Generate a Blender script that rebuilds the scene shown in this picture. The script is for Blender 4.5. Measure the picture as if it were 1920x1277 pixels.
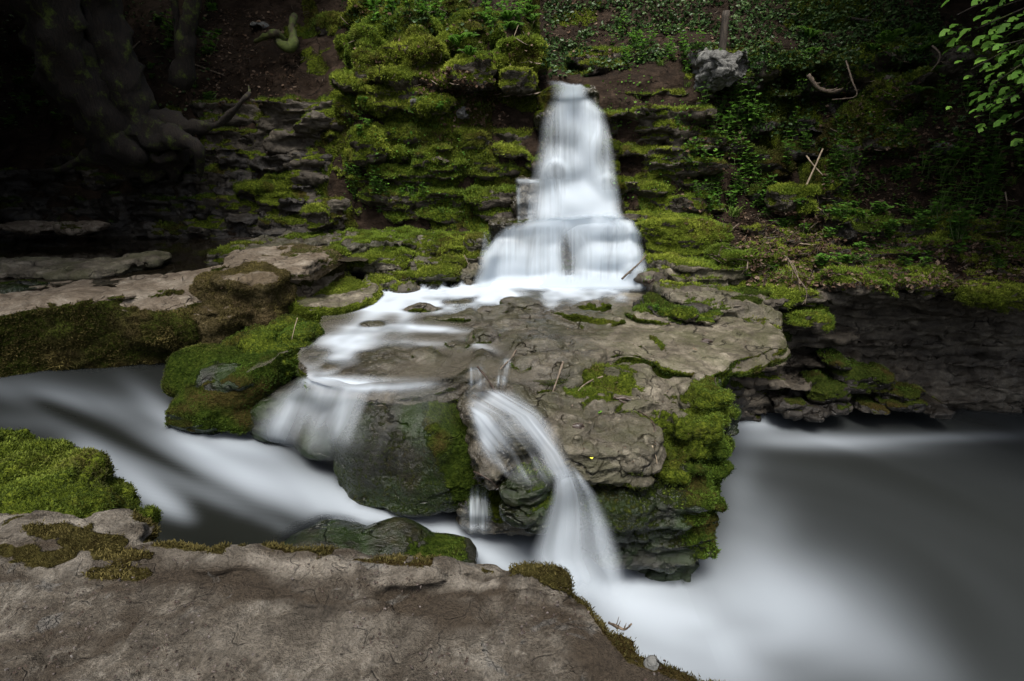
import bpy, math, random
import numpy as np
from mathutils import Vector, Matrix, Euler
R = math.radians
random.seed(7)
rng = np.random.default_rng(7)
for o in list(bpy.data.objects): bpy.data.objects.remove(o)
sc = bpy.context.scene
COL = sc.collection
# ------------------------------------------------------------------ camera
CAM = np.array([0.0, 0.0, 1.5]); TH = R(20.0); FPX = 960.0
cam = bpy.data.cameras.new('camera'); camo = bpy.data.objects.new('camera', cam); COL.objects.link(camo)
camo.location = CAM; camo.rotation_euler = (R(90) - TH, 0, 0)
cam.sensor_width = 36; cam.lens = 18; cam.clip_end = 300; cam.clip_start = .02
sc.camera = camo
# ------------------------------------------------------------------ world, sun, exposure
world = bpy.data.worlds.new('World'); sc.world = world; world.use_nodes = True
wn = world.node_tree; wn.nodes.clear()
sky = wn.nodes.new('ShaderNodeTexSky'); sky.sky_type = 'NISHITA'; sky.sun_disc = False
SUN_EL, SUN_AZ = R(66), R(188)
sky.sun_elevation = SUN_EL; sky.sun_rotation = SUN_AZ; sky.air_density = 1.0; sky.dust_density = 5; sky.ozone_density = 1
hs = wn.nodes.new('ShaderNodeHueSaturation'); hs.inputs['Saturation'].default_value = .75
bg = wn.nodes.new('ShaderNodeBackground'); bg.inputs[1].default_value = .12
wo = wn.nodes.new('ShaderNodeOutputWorld')
wn.links.new(sky.outputs[0], hs.inputs['Color']); wn.links.new(hs.outputs[0], bg.inputs[0]); wn.links.new(bg.outputs[0], wo.inputs[0])
sl = bpy.data.lights.new('sun', 'SUN'); sl.energy = 2.8; sl.angle = R(26); sl.color = (1, .97, .92)
slo = bpy.data.objects.new('sun', sl); COL.objects.link(slo)
sd = Vector((math.sin(SUN_AZ) * math.cos(SUN_EL), math.cos(SUN_AZ) * math.cos(SUN_EL), math.sin(SUN_EL)))
slo.rotation_euler = sd.to_track_quat('Z', 'Y').to_euler()
sc.view_settings.view_transform = 'Standard'; sc.view_settings.look = 'None'
sc.view_settings.exposure = 0.84; sc.view_settings.gamma = 1
sc.render.engine = 'CYCLES'
sc.cycles.max_bounces = 6; sc.cycles.transparent_max_bounces = 16
sc.cycles.diffuse_bounces = 3; sc.cycles.glossy_bounces = 2
# ------------------------------------------------------------------ projection helpers
cT, sT = math.cos(TH), math.sin(TH)
def raydir(px, py):
    u = (np.asarray(px, float) - 960) / FPX; v = (638.5 - np.asarray(py, float)) / FPX
    return np.stack([u + 0 * v, cT + v * sT + 0 * u, -sT + v * cT + 0 * u], -1)
def P(px, py, d=None, z=None):
    r = raydir(px, py)
    t = np.asarray(d, float) / r[..., 1] if d is not None else (np.asarray(z, float) - CAM[2]) / r[..., 2]
    return CAM + r * t[..., None]
def toPx(p):
    q = np.asarray(p, float) - CAM
    f = q[..., 1] * cT - q[..., 2] * sT; up = q[..., 1] * sT + q[..., 2] * cT
    f = np.where(f < .05, .05, f)
    return 960 + FPX * q[..., 0] / f, 638.5 - FPX * up / f
# ------------------------------------------------------------------ noise
def _h(ix, iy, iz, s):
    with np.errstate(over='ignore'):
        n = (ix.astype(np.int64) * 374761393 + iy.astype(np.int64) * 668265263 + iz.astype(np.int64) * 2147483647 + s * 974634777).astype(np.uint32)
        n ^= n >> np.uint32(13); n = n * np.uint32(1274126177); n ^= n >> np.uint32(16); n = n * np.uint32(2246822519); n ^= n >> np.uint32(13)
    return n.astype(np.float64) / 4294967295.0
def noise(p, s=0):
    f = np.floor(p); i = f.astype(np.int64); t = p - f; t = t * t * t * (t * (t * 6 - 15) + 10)
    out = 0
    for a in (0, 1):
        for b in (0, 1):
            for c in (0, 1):
                w = (t[:, 0] if a else 1 - t[:, 0]) * (t[:, 1] if b else 1 - t[:, 1]) * (t[:, 2] if c else 1 - t[:, 2])
                out = out + w * _h(i[:, 0] + a, i[:, 1] + b, i[:, 2] + c, s)
    return out * 2 - 1
def fbm(p, f=1.0, o=4, s=0, g=.5):
    out = 0; a = 1; n = 0
    for k in range(o):
        out = out + a * noise(p * (f * 2.03 ** k) + 17.3 * k, s + k); n += a; a *= g
    return out / n
def cells(p, s=0):
    """cellular noise: random value of the nearest cell and distance to its border"""
    b0 = np.floor(p - .5).astype(np.int64); best = np.full(len(p), 9.0); sec = np.full(len(p), 9.0); val = np.zeros(len(p))
    for a in (0, 1):
        for b in (0, 1):
            for c in (0, 1):
                i = b0 + np.array([a, b, c]); q = [_h(i[:, 0], i[:, 1], i[:, 2], s + k) for k in (1, 2, 3)]
                d = np.sqrt(sum((p[:, k] - i[:, k] - .2 - .6 * q[k]) ** 2 for k in range(3)))
                v = _h(i[:, 0], i[:, 1], i[:, 2], s + 7); n = d < best
                sec = np.where(n, best, np.minimum(sec, d)); val = np.where(n, v, val); best = np.where(n, d, best)
    return val * 2 - 1, sec - best
def sstep(a, b, x):
    t = np.clip((x - a) / (b - a), 0, 1); return t * t * (3 - 2 * t)
# ------------------------------------------------------------------ mesh helpers
def mesh_np(name, V, F, attrs=None, smooth=True, mat=None, origin=None):
    me = bpy.data.meshes.new(name); V = np.asarray(V, np.float32)
    if origin is not None: V = V - np.asarray(origin, np.float32)
    F = np.asarray(F, np.int32); n = F.shape[1]
    me.vertices.add(len(V)); me.vertices.foreach_set('co', V.ravel())
    me.loops.add(F.size); me.loops.foreach_set('vertex_index', F.ravel())
    me.polygons.add(len(F)); me.polygons.foreach_set('loop_start', np.arange(0, F.size, n, dtype=np.int32))
    try: me.polygons.foreach_set('loop_total', np.full(len(F), n, np.int32))
    except Exception: pass
    me.update(calc_edges=True)
    if smooth: me.polygons.foreach_set('use_smooth', np.ones(len(F), bool))
    for k, v in (attrs or {}).items():
        a = me.attributes.new(k, 'FLOAT', 'POINT'); a.data.foreach_set('value', np.asarray(v, np.float32))
    if mat: me.materials.append(mat)
    return me
def link(name, me, parent=None, loc=None, label=None, cat=None, group=None, kind=None):
    o = bpy.data.objects.new(name, me); COL.objects.link(o)
    if loc is not None: o.location = [float(a) for a in loc]
    if parent is not None: o.parent = parent
    if label: o['label'] = label
    if cat: o['category'] = cat
    if group: o['group'] = group
    if kind: o['kind'] = kind
    return o
class Soup:
    def __init__(s): s.V = []; s.F = []; s.n = 0
    def add(s, V, F):
        s.V.append(np.asarray(V, float)); s.F += [tuple(int(i) + s.n for i in f) for f in F]; s.n += len(V)
_t = {}
def cube_tpl(n=6):
    if n in _t: return _t[n]
    pts = []; F = []; idx = {}
    def vid(p):
        k = tuple(np.round(p, 5))
        if k not in idx: idx[k] = len(pts); pts.append(p)
        return idx[k]
    lin = np.linspace(-1, 1, n + 1)
    for ax in range(3):
        for sg in (-1, 1):
            for i in range(n):
                for j in range(n):
                    q = []
                    for (a, b) in ((i, j), (i + 1, j), (i + 1, j + 1), (i, j + 1)):
                        p = [0, 0, 0]; p[ax] = sg; p[(ax + 1) % 3] = lin[a]; p[(ax + 2) % 3] = lin[b]
                        q.append(vid(tuple(p)))
                    if sg < 0: q = q[::-1]
                    F.append(tuple(q))
    _t[n] = (np.array(pts, float), F); return _t[n]
def block(S, c, r, rd=.45, rot=0.0, jit=.12, tilt=(0, 0), n=6):
    """rounded irregular block: centre c, half sizes r"""
    C, F = cube_tpl(n); inner = np.clip(C, -(1 - rd), 1 - rd); dv = C - inner
    L = np.linalg.norm(dv, axis=1, keepdims=True); p = inner + rd * dv / np.maximum(L, 1e-6)
    sd_ = random.randrange(9999)
    dd = np.stack([noise(p * 1.1 + 5.1 * k, sd_ + k) for k in range(3)], 1) * jit * 2
    p = (p + dd) * np.asarray(r)
    p[:, 2] += p[:, 0] * tilt[0] + p[:, 1] * tilt[1]
    cr, sr = math.cos(rot), math.sin(rot)
    p = np.stack([p[:, 0] * cr - p[:, 1] * sr, p[:, 0] * sr + p[:, 1] * cr, p[:, 2]], 1)
    S.add(p + np.asarray(c), F)
def ell(S, px, py, d, rx, rz, ry, rd=.85, rot=0, tilt=(0, 0), jit=.1, n=8):
    """lump seen at px,py at distance d: rx,rz in photo pixels, ry in metres"""
    c = P(px, py, d=d); k = ((c[1] - CAM[1]) * cT - (c[2] - CAM[2]) * sT) / FPX
    block(S, c, (rx * k, ry, rz * k), rd, rot, jit, tilt, n)
def prism(S, poly, z0, z1, r=.04, layers=1, jut=.03, step=.06, zf=None, wob=.03, shrink=0.0, slabgap=0):
    """poly: (n,2) plan outline; stacked beds with differing overhang"""
    poly = np.asarray(poly, float)
    pts = []
    for i in range(len(poly)):
        a, b = poly[i], poly[(i + 1) % len(poly)]; m = max(1, int(np.linalg.norm(b - a) / step))
        for k in range(m): pts.append(a + (b - a) * k / m)
    pts = np.array(pts)
    for _ in range(2): pts = .25 * np.roll(pts, 1, 0) + .5 * pts + .25 * np.roll(pts, -1, 0)
    tg = np.roll(pts, -1, 0) - np.roll(pts, 1, 0); nr = np.stack([tg[:, 1], -tg[:, 0]], 1)
    nr /= np.maximum(np.linalg.norm(nr, axis=1, keepdims=True), 1e-9)
    area = np.sum(poly[:, 0] * np.roll(poly[:, 1], -1) - poly[:, 1] * np.roll(poly[:, 0], -1))
    if area < 0: nr = -nr
    zs = [z0]; 
    w = [random.uniform(.6, 1.4) for _ in range(layers)]; tw = sum(w)
    for q in w: zs.append(zs[-1] + (z1 - z0) * q / tw)
    N = len(pts)
    for l in range(layers):
        a, b = zs[l] - (.012 if l else 0), zs[l + 1]; rr = min(r, (b - a) * .45); sd_ = random.randrange(9999)
        off = random.uniform(-jut, jut) * (1 if l < layers - 1 else .3) - shrink * (z1 - b)
        q3 = np.concatenate([pts * 3.1, np.full((N, 1), l * 3.7)], 1)
        off = off + wob * fbm(q3, 1, 3, sd_)
        V = []; F = []
        for (zz, ins) in ((a, rr), (a + rr, 0), (b - rr, 0), (b - rr * .3, rr * .4), (b, rr * 1.2)):
            ring = pts + nr * (off - ins)[:, None]; zc = np.full(N, zz)
            if zf is not None: zc = zc + zf(ring[:, 0], ring[:, 1])
            V.append(np.concatenate([ring, zc[:, None]], 1))
        V = np.concatenate(V)
        for k in range(4):
            for i in range(N):
                j = (i + 1) % N; F.append((k * N + i, k * N + j, (k + 1) * N + j, (k + 1) * N + i))
        F.append(tuple(range(N))[::-1]); F.append(tuple(range(4 * N, 5 * N)))
        S.add(V, F)
def remesh(S, voxel, smooth=2):
    V = np.concatenate(S.V); me = bpy.data.meshes.new('tmp'); me.from_pydata(V.tolist(), [], S.F)
    o = bpy.data.objects.new('tmp', me); COL.objects.link(o)
    m = o.modifiers.new('r', 'REMESH'); m.mode = 'VOXEL'; m.voxel_size = voxel
    if smooth:
        m2 = o.modifiers.new('s', 'SMOOTH'); m2.iterations = smooth; m2.factor = .5
    dg = bpy.context.evaluated_depsgraph_get(); ev = o.evaluated_get(dg); me2 = ev.to_mesh()
    V = np.zeros(len(me2.vertices) * 3, np.float32); me2.vertices.foreach_get('co', V); V = V.reshape(-1, 3).astype(float)
    me2.calc_loop_triangles()
    lt = np.zeros(len(me2.polygons), np.int32); me2.polygons.foreach_get('loop_total', lt)
    L = np.zeros(len(me2.loops), np.int32); me2.loops.foreach_get('vertex_index', L)
    if (lt == 4).all(): F = L.reshape(-1, 4)
    else:
        T = np.zeros(len(me2.loop_triangles) * 3, np.int32); me2.loop_triangles.foreach_get('vertices', T); F = T.reshape(-1, 3)
    ev.to_mesh_clear(); bpy.data.objects.remove(o); bpy.data.meshes.remove(me)
    return V, F
def vnormals(V, F):
    a = V[F[:, 0]]; b = V[F[:, 1]]; c = V[F[:, 2]]
    n = np.cross(b - a, c - a) if F.shape[1] == 3 else np.cross(c - a, V[F[:, 3]] - b)
    N = np.zeros_like(V)
    for k in range(F.shape[1]):
        for ax in range(3): N[:, ax] += np.bincount(F[:, k], n[:, ax], len(V))
    return N / np.maximum(np.linalg.norm(N, axis=1, keepdims=True), 1e-12)
# ------------------------------------------------------------------ materials
def nt(name):
    m = bpy.data.materials.new(name); m.use_nodes = True; t = m.node_tree; t.nodes.clear(); return m, t
def N_(t, kind, **kw):
    n = t.nodes.new('ShaderNode' + kind)
    for k, v in kw.items():
        if k in n.inputs: n.inputs[k].default_value = v
        else: setattr(n, k, v)
    return n
def ramp(t, fac, stops):
    n = t.nodes.new('ShaderNodeValToRGB'); e = n.color_ramp.elements
    while len(e) < len(stops): e.new(.5)
    for q, (p, c) in zip(e, stops): q.position = p; q.color = (*c, 1) if len(c) == 3 else c
    t.links.new(fac, n.inputs[0]); return n.outputs[0]
def mixc(t, f, a, b, mode='MIX'):
    n = t.nodes.new('ShaderNodeMix'); n.data_type = 'RGBA'; n.blend_type = mode
    for s, v in ((0, f), (6, a), (7, b)):
        if hasattr(v, 'is_output'): t.links.new(v, n.inputs[s])
        else: n.inputs[s].default_value = v if s == 0 else (*v, 1)
    return n.outputs[2]
def mth(t, op, a, b=None, c=None, clamp=False):
    n = t.nodes.new('ShaderNodeMath'); n.operation = op; n.use_clamp = clamp
    for i, v in enumerate((a, b, c)):
        if v is None: continue
        if hasattr(v, 'is_output'): t.links.new(v, n.inputs[i])
        else: n.inputs[i].default_value = v
    return n.outputs[0]
def pos(t, scale=(1, 1, 1)):
    g = t.nodes.new('ShaderNodeNewGeometry'); mp = t.nodes.new('ShaderNodeMapping'); mp.inputs['Scale'].default_value = scale
    t.links.new(g.outputs['Position'], mp.inputs[0]); return mp.outputs[0]
def tex(t, v, scale, detail=6, rough=.6, dist=0.0):
    n = t.nodes.new('ShaderNodeTexNoise'); n.inputs['Scale'].default_value = scale; n.inputs['Detail'].default_value = detail
    n.inputs['Roughness'].default_value = rough; n.inputs['Distortion'].default_value = dist; t.links.new(v, n.inputs['Vector']); return n.outputs[0]
def attr(t, name):
    n = t.nodes.new('ShaderNodeAttribute'); n.attribute_name = name; return n.outputs['Fac']
def rock_mat(name, dark, mid, light, wet=.3, ns=1.0, mossc=((.014, .019, .003), (.06, .082, .01), (.16, .19, .024)), bump=.5, dirt=None, flake=0.0, brown=(.07, .045, .02), algae=0.0, algc=((.018, .024, .006), (.085, .09, .03))):
    m, t = nt(name); p = pos(t)
    n1 = tex(t, p, 2.2 * ns, 8, .62, .3); n2 = tex(t, p, 11 * ns, 8, .65, .2); n3 = tex(t, p, 60 * ns, 5, .6)
    pw = pos(t, (1, 1, 3.2)); n4 = tex(t, pw, 4.5 * ns, 8, .7, .6)
    mixn = mth(t, 'ADD', mth(t, 'MULTIPLY', n1, .5), mth(t, 'MULTIPLY', n4, .5))
    c = ramp(t, mixn, [(.34, dark), (.5, mid), (.64, light)])
    c = mixc(t, mth(t, 'MULTIPLY', ramp(t, n2, [(.42, (0, 0, 0)), (.6, (1, 1, 1))]), .45), c, dark)
    c = mixc(t, .6, c, ramp(t, n3, [(.3, (.35, .35, .35)), (.7, (1, 1, 1))]), 'MULTIPLY')
    lich = ramp(t, tex(t, p, 7 * ns, 5, .7, .5), [(.6, (0, 0, 0)), (.66, (1, 1, 1))])
    c = mixc(t, mth(t, 'MULTIPLY', lich, .35), c, tuple(min(1, x * 1.25) for x in light))
    if flake: hgt0 = mth(t, 'ADD', mth(t, 'MULTIPLY', tex(t, p, 95, 6, .7), .5), mth(t, 'MULTIPLY', tex(t, p, 330, 3, .6), .25))
    if algae:
        al = ramp(t, tex(t, p, 2.6, 6, .65, .6), [(.42, (0, 0, 0)), (.58, (1, 1, 1))]); c = mixc(t, mth(t, 'MULTIPLY', al, algae), c, mixc(t, n2, *algc))
    if dirt:
        c = mixc(t, attr(t, 'pale'), c, mixc(t, n2, (.2, .175, .14), (.5, .45, .37)))
        c = mixc(t, attr(t, 'dirt'), c, mixc(t, n2, tuple(x * .5 for x in dirt), tuple(x * 1.3 for x in dirt)))
    hgt = mth(t, 'ADD', mth(t, 'MULTIPLY', n2, .6), mth(t, 'MULTIPLY', n3, .22)); hgt = mth(t, 'ADD', hgt, mth(t, 'MULTIPLY', n4, .8))
    if flake:
        vo = t.nodes.new('ShaderNodeTexVoronoi'); vo.feature = 'DISTANCE_TO_EDGE'; vo.inputs['Scale'].default_value = 58
        wp = mixc(t, .035, p, tex_col(t, p, 30)); t.links.new(wp, vo.inputs['Vector'])
        cr = ramp(t, vo.outputs[0], [(0, (0, 0, 0)), (.06, (1, 1, 1))])
        fm = ramp(t, tex(t, p, 6, 4, .6, .8), [(.63, (0, 0, 0)), (.67, (1, 1, 1))])
        ck = mixc(t, fm, (1, 1, 1), cr)
        c = mixc(t, mth(t, 'MULTIPLY', fm, .5), c, (.27, .26, .235)); c = mixc(t, .5, c, ck, 'MULTIPLY')
        hgt = mth(t, 'ADD', hgt, mth(t, 'MULTIPLY', ck, flake)); hgt = mth(t, 'ADD', hgt, hgt0)
        c = mixc(t, .7, c, ramp(t, tex(t, p, 130, 5, .7), [(.32, (.25, .24, .23)), (.55, (1, 1, 1))]), 'MULTIPLY')
    # moss cover from the same mask the tufts are grown on
    wq = mixc(t, .07, p, tex_col(t, p, 5 * ns)); cl = mth(t, 'ABSOLUTE', mth(t, 'SUBTRACT', tex(t, wq, 2.4 * ns, 3, .5), .5)); cl = ramp(t, cl, [(.0, (1, 1, 1)), (.009, (0, 0, 0))]); cl = mth(t, 'MULTIPLY', cl, ramp(t, tex(t, p, 3.3 * ns, 2), [(.48, (0, 0, 0)), (.56, (1, 1, 1))]))
    c = mixc(t, mth(t, 'MULTIPLY', cl, .2 if flake else .65), c, tuple(x * .4 for x in dark)); hgt = mth(t, 'SUBTRACT', hgt, mth(t, 'MULTIPLY', cl, .3 if flake else .9))
    ck_ = attr(t, 'crack'); c = mixc(t, mth(t, 'MULTIPLY', ck_, .55), c, tuple(x * .5 for x in dark)); hgt = mth(t, 'SUBTRACT', hgt, mth(t, 'MULTIPLY', ck_, .5))
    ms = attr(t, 'moss'); n5 = tex(t, p, 38, 4, .7); n6 = tex(t, p, 3.1, 4, .6)
    mc = ramp(t, mth(t, 'ADD', mth(t, 'MULTIPLY', n5, .65), mth(t, 'MULTIPLY', n6, .35)), [(.36, mossc[0]), (.5, mossc[1]), (.66, mossc[2])])
    mc = mixc(t, ramp(t, tex(t, p, 1.9, 3, .6), [(.52, (0, 0, 0)), (.62, (.7, .7, .7))]), mc, mixc(t, n5, (.02, .012, .004), brown))
    mf = ramp(t, mth(t, 'ADD', ms, mth(t, 'MULTIPLY', mth(t, 'SUBTRACT', n5, .5), .9)), [(.42, (0, 0, 0)), (.56, (1, 1, 1))])
    c = mixc(t, mf, c, mc)
    hgt = mth(t, 'ADD', hgt, mth(t, 'MULTIPLY', mth(t, 'MULTIPLY', n5, mf), 1.6))
    b = N_(t, 'Bump', Strength=min(1, bump * 1.6), Distance=.045); t.links.new(hgt, b.inputs['Height'])
    s = N_(t, 'BsdfPrincipled'); t.links.new(c, s.inputs['Base Color']); t.links.new(b.outputs[0], s.inputs['Normal'])
    wt = attr(t, 'wet') if wet == 'attr' else None
    ro = ramp(t, tex(t, p, 5, 4, .6), [(.35, (.06,) * 3), (.65, (.3,) * 3)])
    if wt is not None:
        c2 = mixc(t, mth(t, 'MULTIPLY', wt, .55), c, (0.0, 0, 0)); t.links.new(c2, s.inputs['Base Color'])
        ro = mixc(t, wt, (.85,) * 3, ro)
    else: ro = mixc(t, wet, (.85,) * 3, ro)
    ro = mixc(t, mf, ro, (.8,) * 3); t.links.new(ro, s.inputs['Roughness'])
    t.links.new(mth(t, 'MULTIPLY', mth(t, 'SUBTRACT', 1, mf), mth(t, 'ADD', .12, mth(t, 'MULTIPLY', wt if wt is not None else wet, .3))), s.inputs['Specular IOR Level'])
    o = N_(t, 'OutputMaterial'); t.links.new(s.outputs[0], o.inputs[0]); return m
def tex_col(t, v, scale):
    n = t.nodes.new('ShaderNodeTexNoise'); n.inputs['Scale'].default_value = scale; t.links.new(v, n.inputs['Vector']); return n.outputs['Color']
def leaf_mat(name, cols, trans=.35, rough=.55, fine=25):
    m, t = nt(name); a = attr(t, 'tint'); p = pos(t)
    f = mth(t, 'ADD', mth(t, 'MULTIPLY', a, .75), mth(t, 'MULTIPLY', mth(t, 'SUBTRACT', tex(t, p, 2.5, 3), .35), .6))
    k = len(cols); c = ramp(t, f, [(.1 + .8 * i / (k - 1), cc) for i, cc in enumerate(cols)])
    if 'moss' in name and 'brown' not in name and 'dry' not in name:
        pm = ramp(t, tex(t, p, 1.6, 5, .65, .5), [(.5, (0, 0, 0)), (.62, (.75, .75, .75))]); c = mixc(t, pm, c, mixc(t, a, (.014, .01, .004), (.12, .09, .03)))
        c = mixc(t, ramp(t, tex(t, p, .9, 3, .5), [(.45, (0, 0, 0)), (.6, (.6, .6, .6))]), c, mixc(t, a, (.008, .018, .003), (.09, .19, .02)))
    s = N_(t, 'BsdfPrincipled', Roughness=rough); t.links.new(c, s.inputs['Base Color']); s.inputs['Specular IOR Level'].default_value = .12
    tr = N_(t, 'BsdfTranslucent'); t.links.new(c, tr.inputs[0]); mx = N_(t, 'MixShader', Fac=trans)
    t.links.new(s.outputs[0], mx.inputs[1]); t.links.new(tr.outputs[0], mx.inputs[2])
    o = N_(t, 'OutputMaterial'); t.links.new(mx.outputs[0], o.inputs[0]); return m
def simple_mat(name, c1, c2, scale=8, rough=.8, bump=.4, stretch=(1, 1, 1), mossy=0):
    m, t = nt(name); p = pos(t, stretch); n = tex(t, p, scale, 8, .65, .4)
    c = ramp(t, n, [(.35, c1), (.65, c2)])
    if mossy:
        g = t.nodes.new('ShaderNodeNewGeometry')
        f = ramp(t, tex(t, pos(t), 5, 6, .7), [(.62 - mossy * .25, (0, 0, 0)), (.72 - mossy * .25, (1, 1, 1))])
        c = mixc(t, f, c, mixc(t, tex(t, pos(t), 40, 3), (.012, .02, .003), (.09, .12, .012)))
    s = N_(t, 'BsdfPrincipled', Roughness=rough); t.links.new(c, s.inputs['Base Color'])
    b = N_(t, 'Bump', Strength=bump, Distance=.02); t.links.new(n, b.inputs['Height']); t.links.new(b.outputs[0], s.inputs['Normal'])
    o = N_(t, 'OutputMaterial'); t.links.new(s.outputs[0], o.inputs[0]); return m
def water_mat(name, deep=(.018, .017, .012), foam=(.58, .65, .72), rough=.16, trans=.3, spec=.35):
    m, t = nt(name); f = attr(t, 'foam'); a = attr(t, 'alpha')
    s1 = N_(t, 'BsdfPrincipled', Roughness=rough); s1.inputs['Base Color'].default_value = (*deep, 1); s1.inputs['IOR'].default_value = 1.33
    s1.inputs['Specular IOR Level'].default_value = spec
    s2 = N_(t, 'BsdfPrincipled', Roughness=.6); s2.inputs['Base Color'].default_value = (*foam, 1); s2.inputs['Specular IOR Level'].default_value = .12
    tr = N_(t, 'BsdfTranslucent'); tr.inputs[0].default_value = (*foam, 1); m2 = N_(t, 'MixShader', Fac=trans)
    t.links.new(s2.outputs[0], m2.inputs[1]); t.links.new(tr.outputs[0], m2.inputs[2])
    m1 = N_(t, 'MixShader'); t.links.new(f, m1.inputs[0]); t.links.new(s1.outputs[0], m1.inputs[1]); t.links.new(m2.outputs[0], m1.inputs[2])
    tp = N_(t, 'BsdfTransparent'); m3 = N_(t, 'MixShader'); t.links.new(a, m3.inputs[0]); t.links.new(tp.outputs[0], m3.inputs[1]); t.links.new(m1.outputs[0], m3.inputs[2])
    o = N_(t, 'OutputMaterial'); t.links.new(m3.outputs[0], o.inputs[0]); return m
M = {}
M['cliff'] = rock_mat('cliff_rock', (.018, .015, .011), (.075, .063, .047), (.17, .15, .115), wet=.35)
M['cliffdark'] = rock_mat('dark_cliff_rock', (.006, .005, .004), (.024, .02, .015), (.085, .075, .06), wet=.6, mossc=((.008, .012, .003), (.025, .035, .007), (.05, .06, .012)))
M['ledge'] = rock_mat('ledge_rock', (.035, .028, .019), (.17, .148, .108), (.37, .33, .25), wet='attr', algae=.5)
M['tan'] = rock_mat('dry_rock', (.07, .052, .034), (.19, .155, .115), (.33, .29, .23), wet=.05, mossc=((.012, .016, .003), (.04, .05, .01), (.075, .08, .018)), brown=(.13, .09, .05))
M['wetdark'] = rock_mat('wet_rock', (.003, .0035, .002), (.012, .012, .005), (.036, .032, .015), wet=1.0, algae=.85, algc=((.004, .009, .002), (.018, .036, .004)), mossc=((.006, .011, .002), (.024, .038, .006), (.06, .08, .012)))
M['fore'] = rock_mat('foreground_stone', (.06, .05, .038), (.21, .18, .14), (.45, .41, .34), wet=.1, ns=2.4, mossc=((.02, .014, .006), (.05, .042, .014), (.09, .08, .025)), dirt=(.085, .066, .046), flake=.4, bump=1.0)
M['fur'] = rock_mat('furred_rock', (.05, .038, .022), (.13, .1, .065), (.3, .26, .2), wet=.05, mossc=((.02, .016, .007), (.06, .048, .022), (.13, .105, .055)), brown=(.12, .09, .05))
M['grey'] = rock_mat('grey_rock', (.06, .06, .055), (.16, .16, .15), (.3, .3, .28), wet=.0)
M['soil'] = rock_mat('hillside_soil', (.008, .005, .003), (.024, .015, .009), (.055, .037, .025), wet=.0, bump=.8, brown=(.05, .03, .018))
M['mud'] = rock_mat('mud', (.02, .015, .012), (.045, .036, .028), (.08, .065, .05), wet=.9)
M['moss'] = leaf_mat('moss_tufts', [(.012, .017, .003), (.065, .09, .01), (.2, .245, .03), (.4, .45, .06)], .25, .7)
M['mossdry'] = leaf_mat('dry_moss_tufts', [(.02, .016, .008), (.07, .055, .026), (.15, .12, .062), (.25, .21, .12)], .2, .8)
M['mossnear'] = leaf_mat('near_moss_tufts', [(.01, .015, .003), (.045, .065, .009), (.125, .165, .022), (.25, .29, .045)], .25, .7)
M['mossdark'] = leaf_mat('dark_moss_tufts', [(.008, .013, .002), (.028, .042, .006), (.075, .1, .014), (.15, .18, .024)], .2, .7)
M['mossbrown'] = leaf_mat('brown_moss_tufts', [(.016, .014, .004), (.05, .043, .012), (.12, .098, .032), (.22, .18, .06)], .2, .8)
M['leaf'] = leaf_mat('herb_leaves', [(.04, .1, .012), (.1, .23, .03), (.2, .38, .06)], .45)
M['ivy'] = leaf_mat('ivy_leaves', [(.015, .032, .01), (.035, .075, .02), (.09, .14, .05)], .2, .3)
M['canopy'] = leaf_mat('tree_leaves', [(.02, .05, .01), (.05, .12, .02), (.09, .19, .03)], .35)
M['grass'] = leaf_mat('grass_blades', [(.05, .09, .015), (.1, .17, .03), (.19, .25, .06)], .35)
M['litter'] = leaf_mat('dead_leaves', [(.03, .018, .01), (.09, .055, .035), (.19, .14, .1)], .1, .8)
M['yellow'] = simple_mat('yellow_leaf', (.5, .5, .04), (.65, .62, .06), 30)
M['bark'] = simple_mat('bark', (.004, .003, .002), (.026, .018, .011), 14, .95, 1.0, (4, 4, .6), mossy=.32)
M['barkmoss'] = simple_mat('mossy_bark', (.012, .009, .004), (.045, .035, .012), 12, .85, .8, (1, 1, 1), mossy=.75)
M['twig'] = simple_mat('twig_wood', (.06, .042, .028), (.18, .14, .1), 30, .8)
M['twigpale'] = simple_mat('pale_stick_wood', (.2, .15, .1), (.36, .29, .2), 30, .8)
M['twigdark'] = simple_mat('wet_twig_wood', (.02, .014, .01), (.06, .04, .03), 30, .4)
M['post'] = simple_mat('weathered_post', (.02, .016, .012), (.07, .055, .04), 14, .85, .6, (3, 3, .3))
M['water'] = water_mat('stream_water', foam=(.64, .71, .77), trans=.45)
M['veil'] = water_mat('shallow_water', deep=(.09, .08, .062), rough=.25)
M['pool'] = water_mat('pool_water', deep=(.009, .01, .0085), rough=.16, spec=.17)
M['still'] = water_mat('still_water', deep=(.01, .008, .005), rough=.05)
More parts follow.
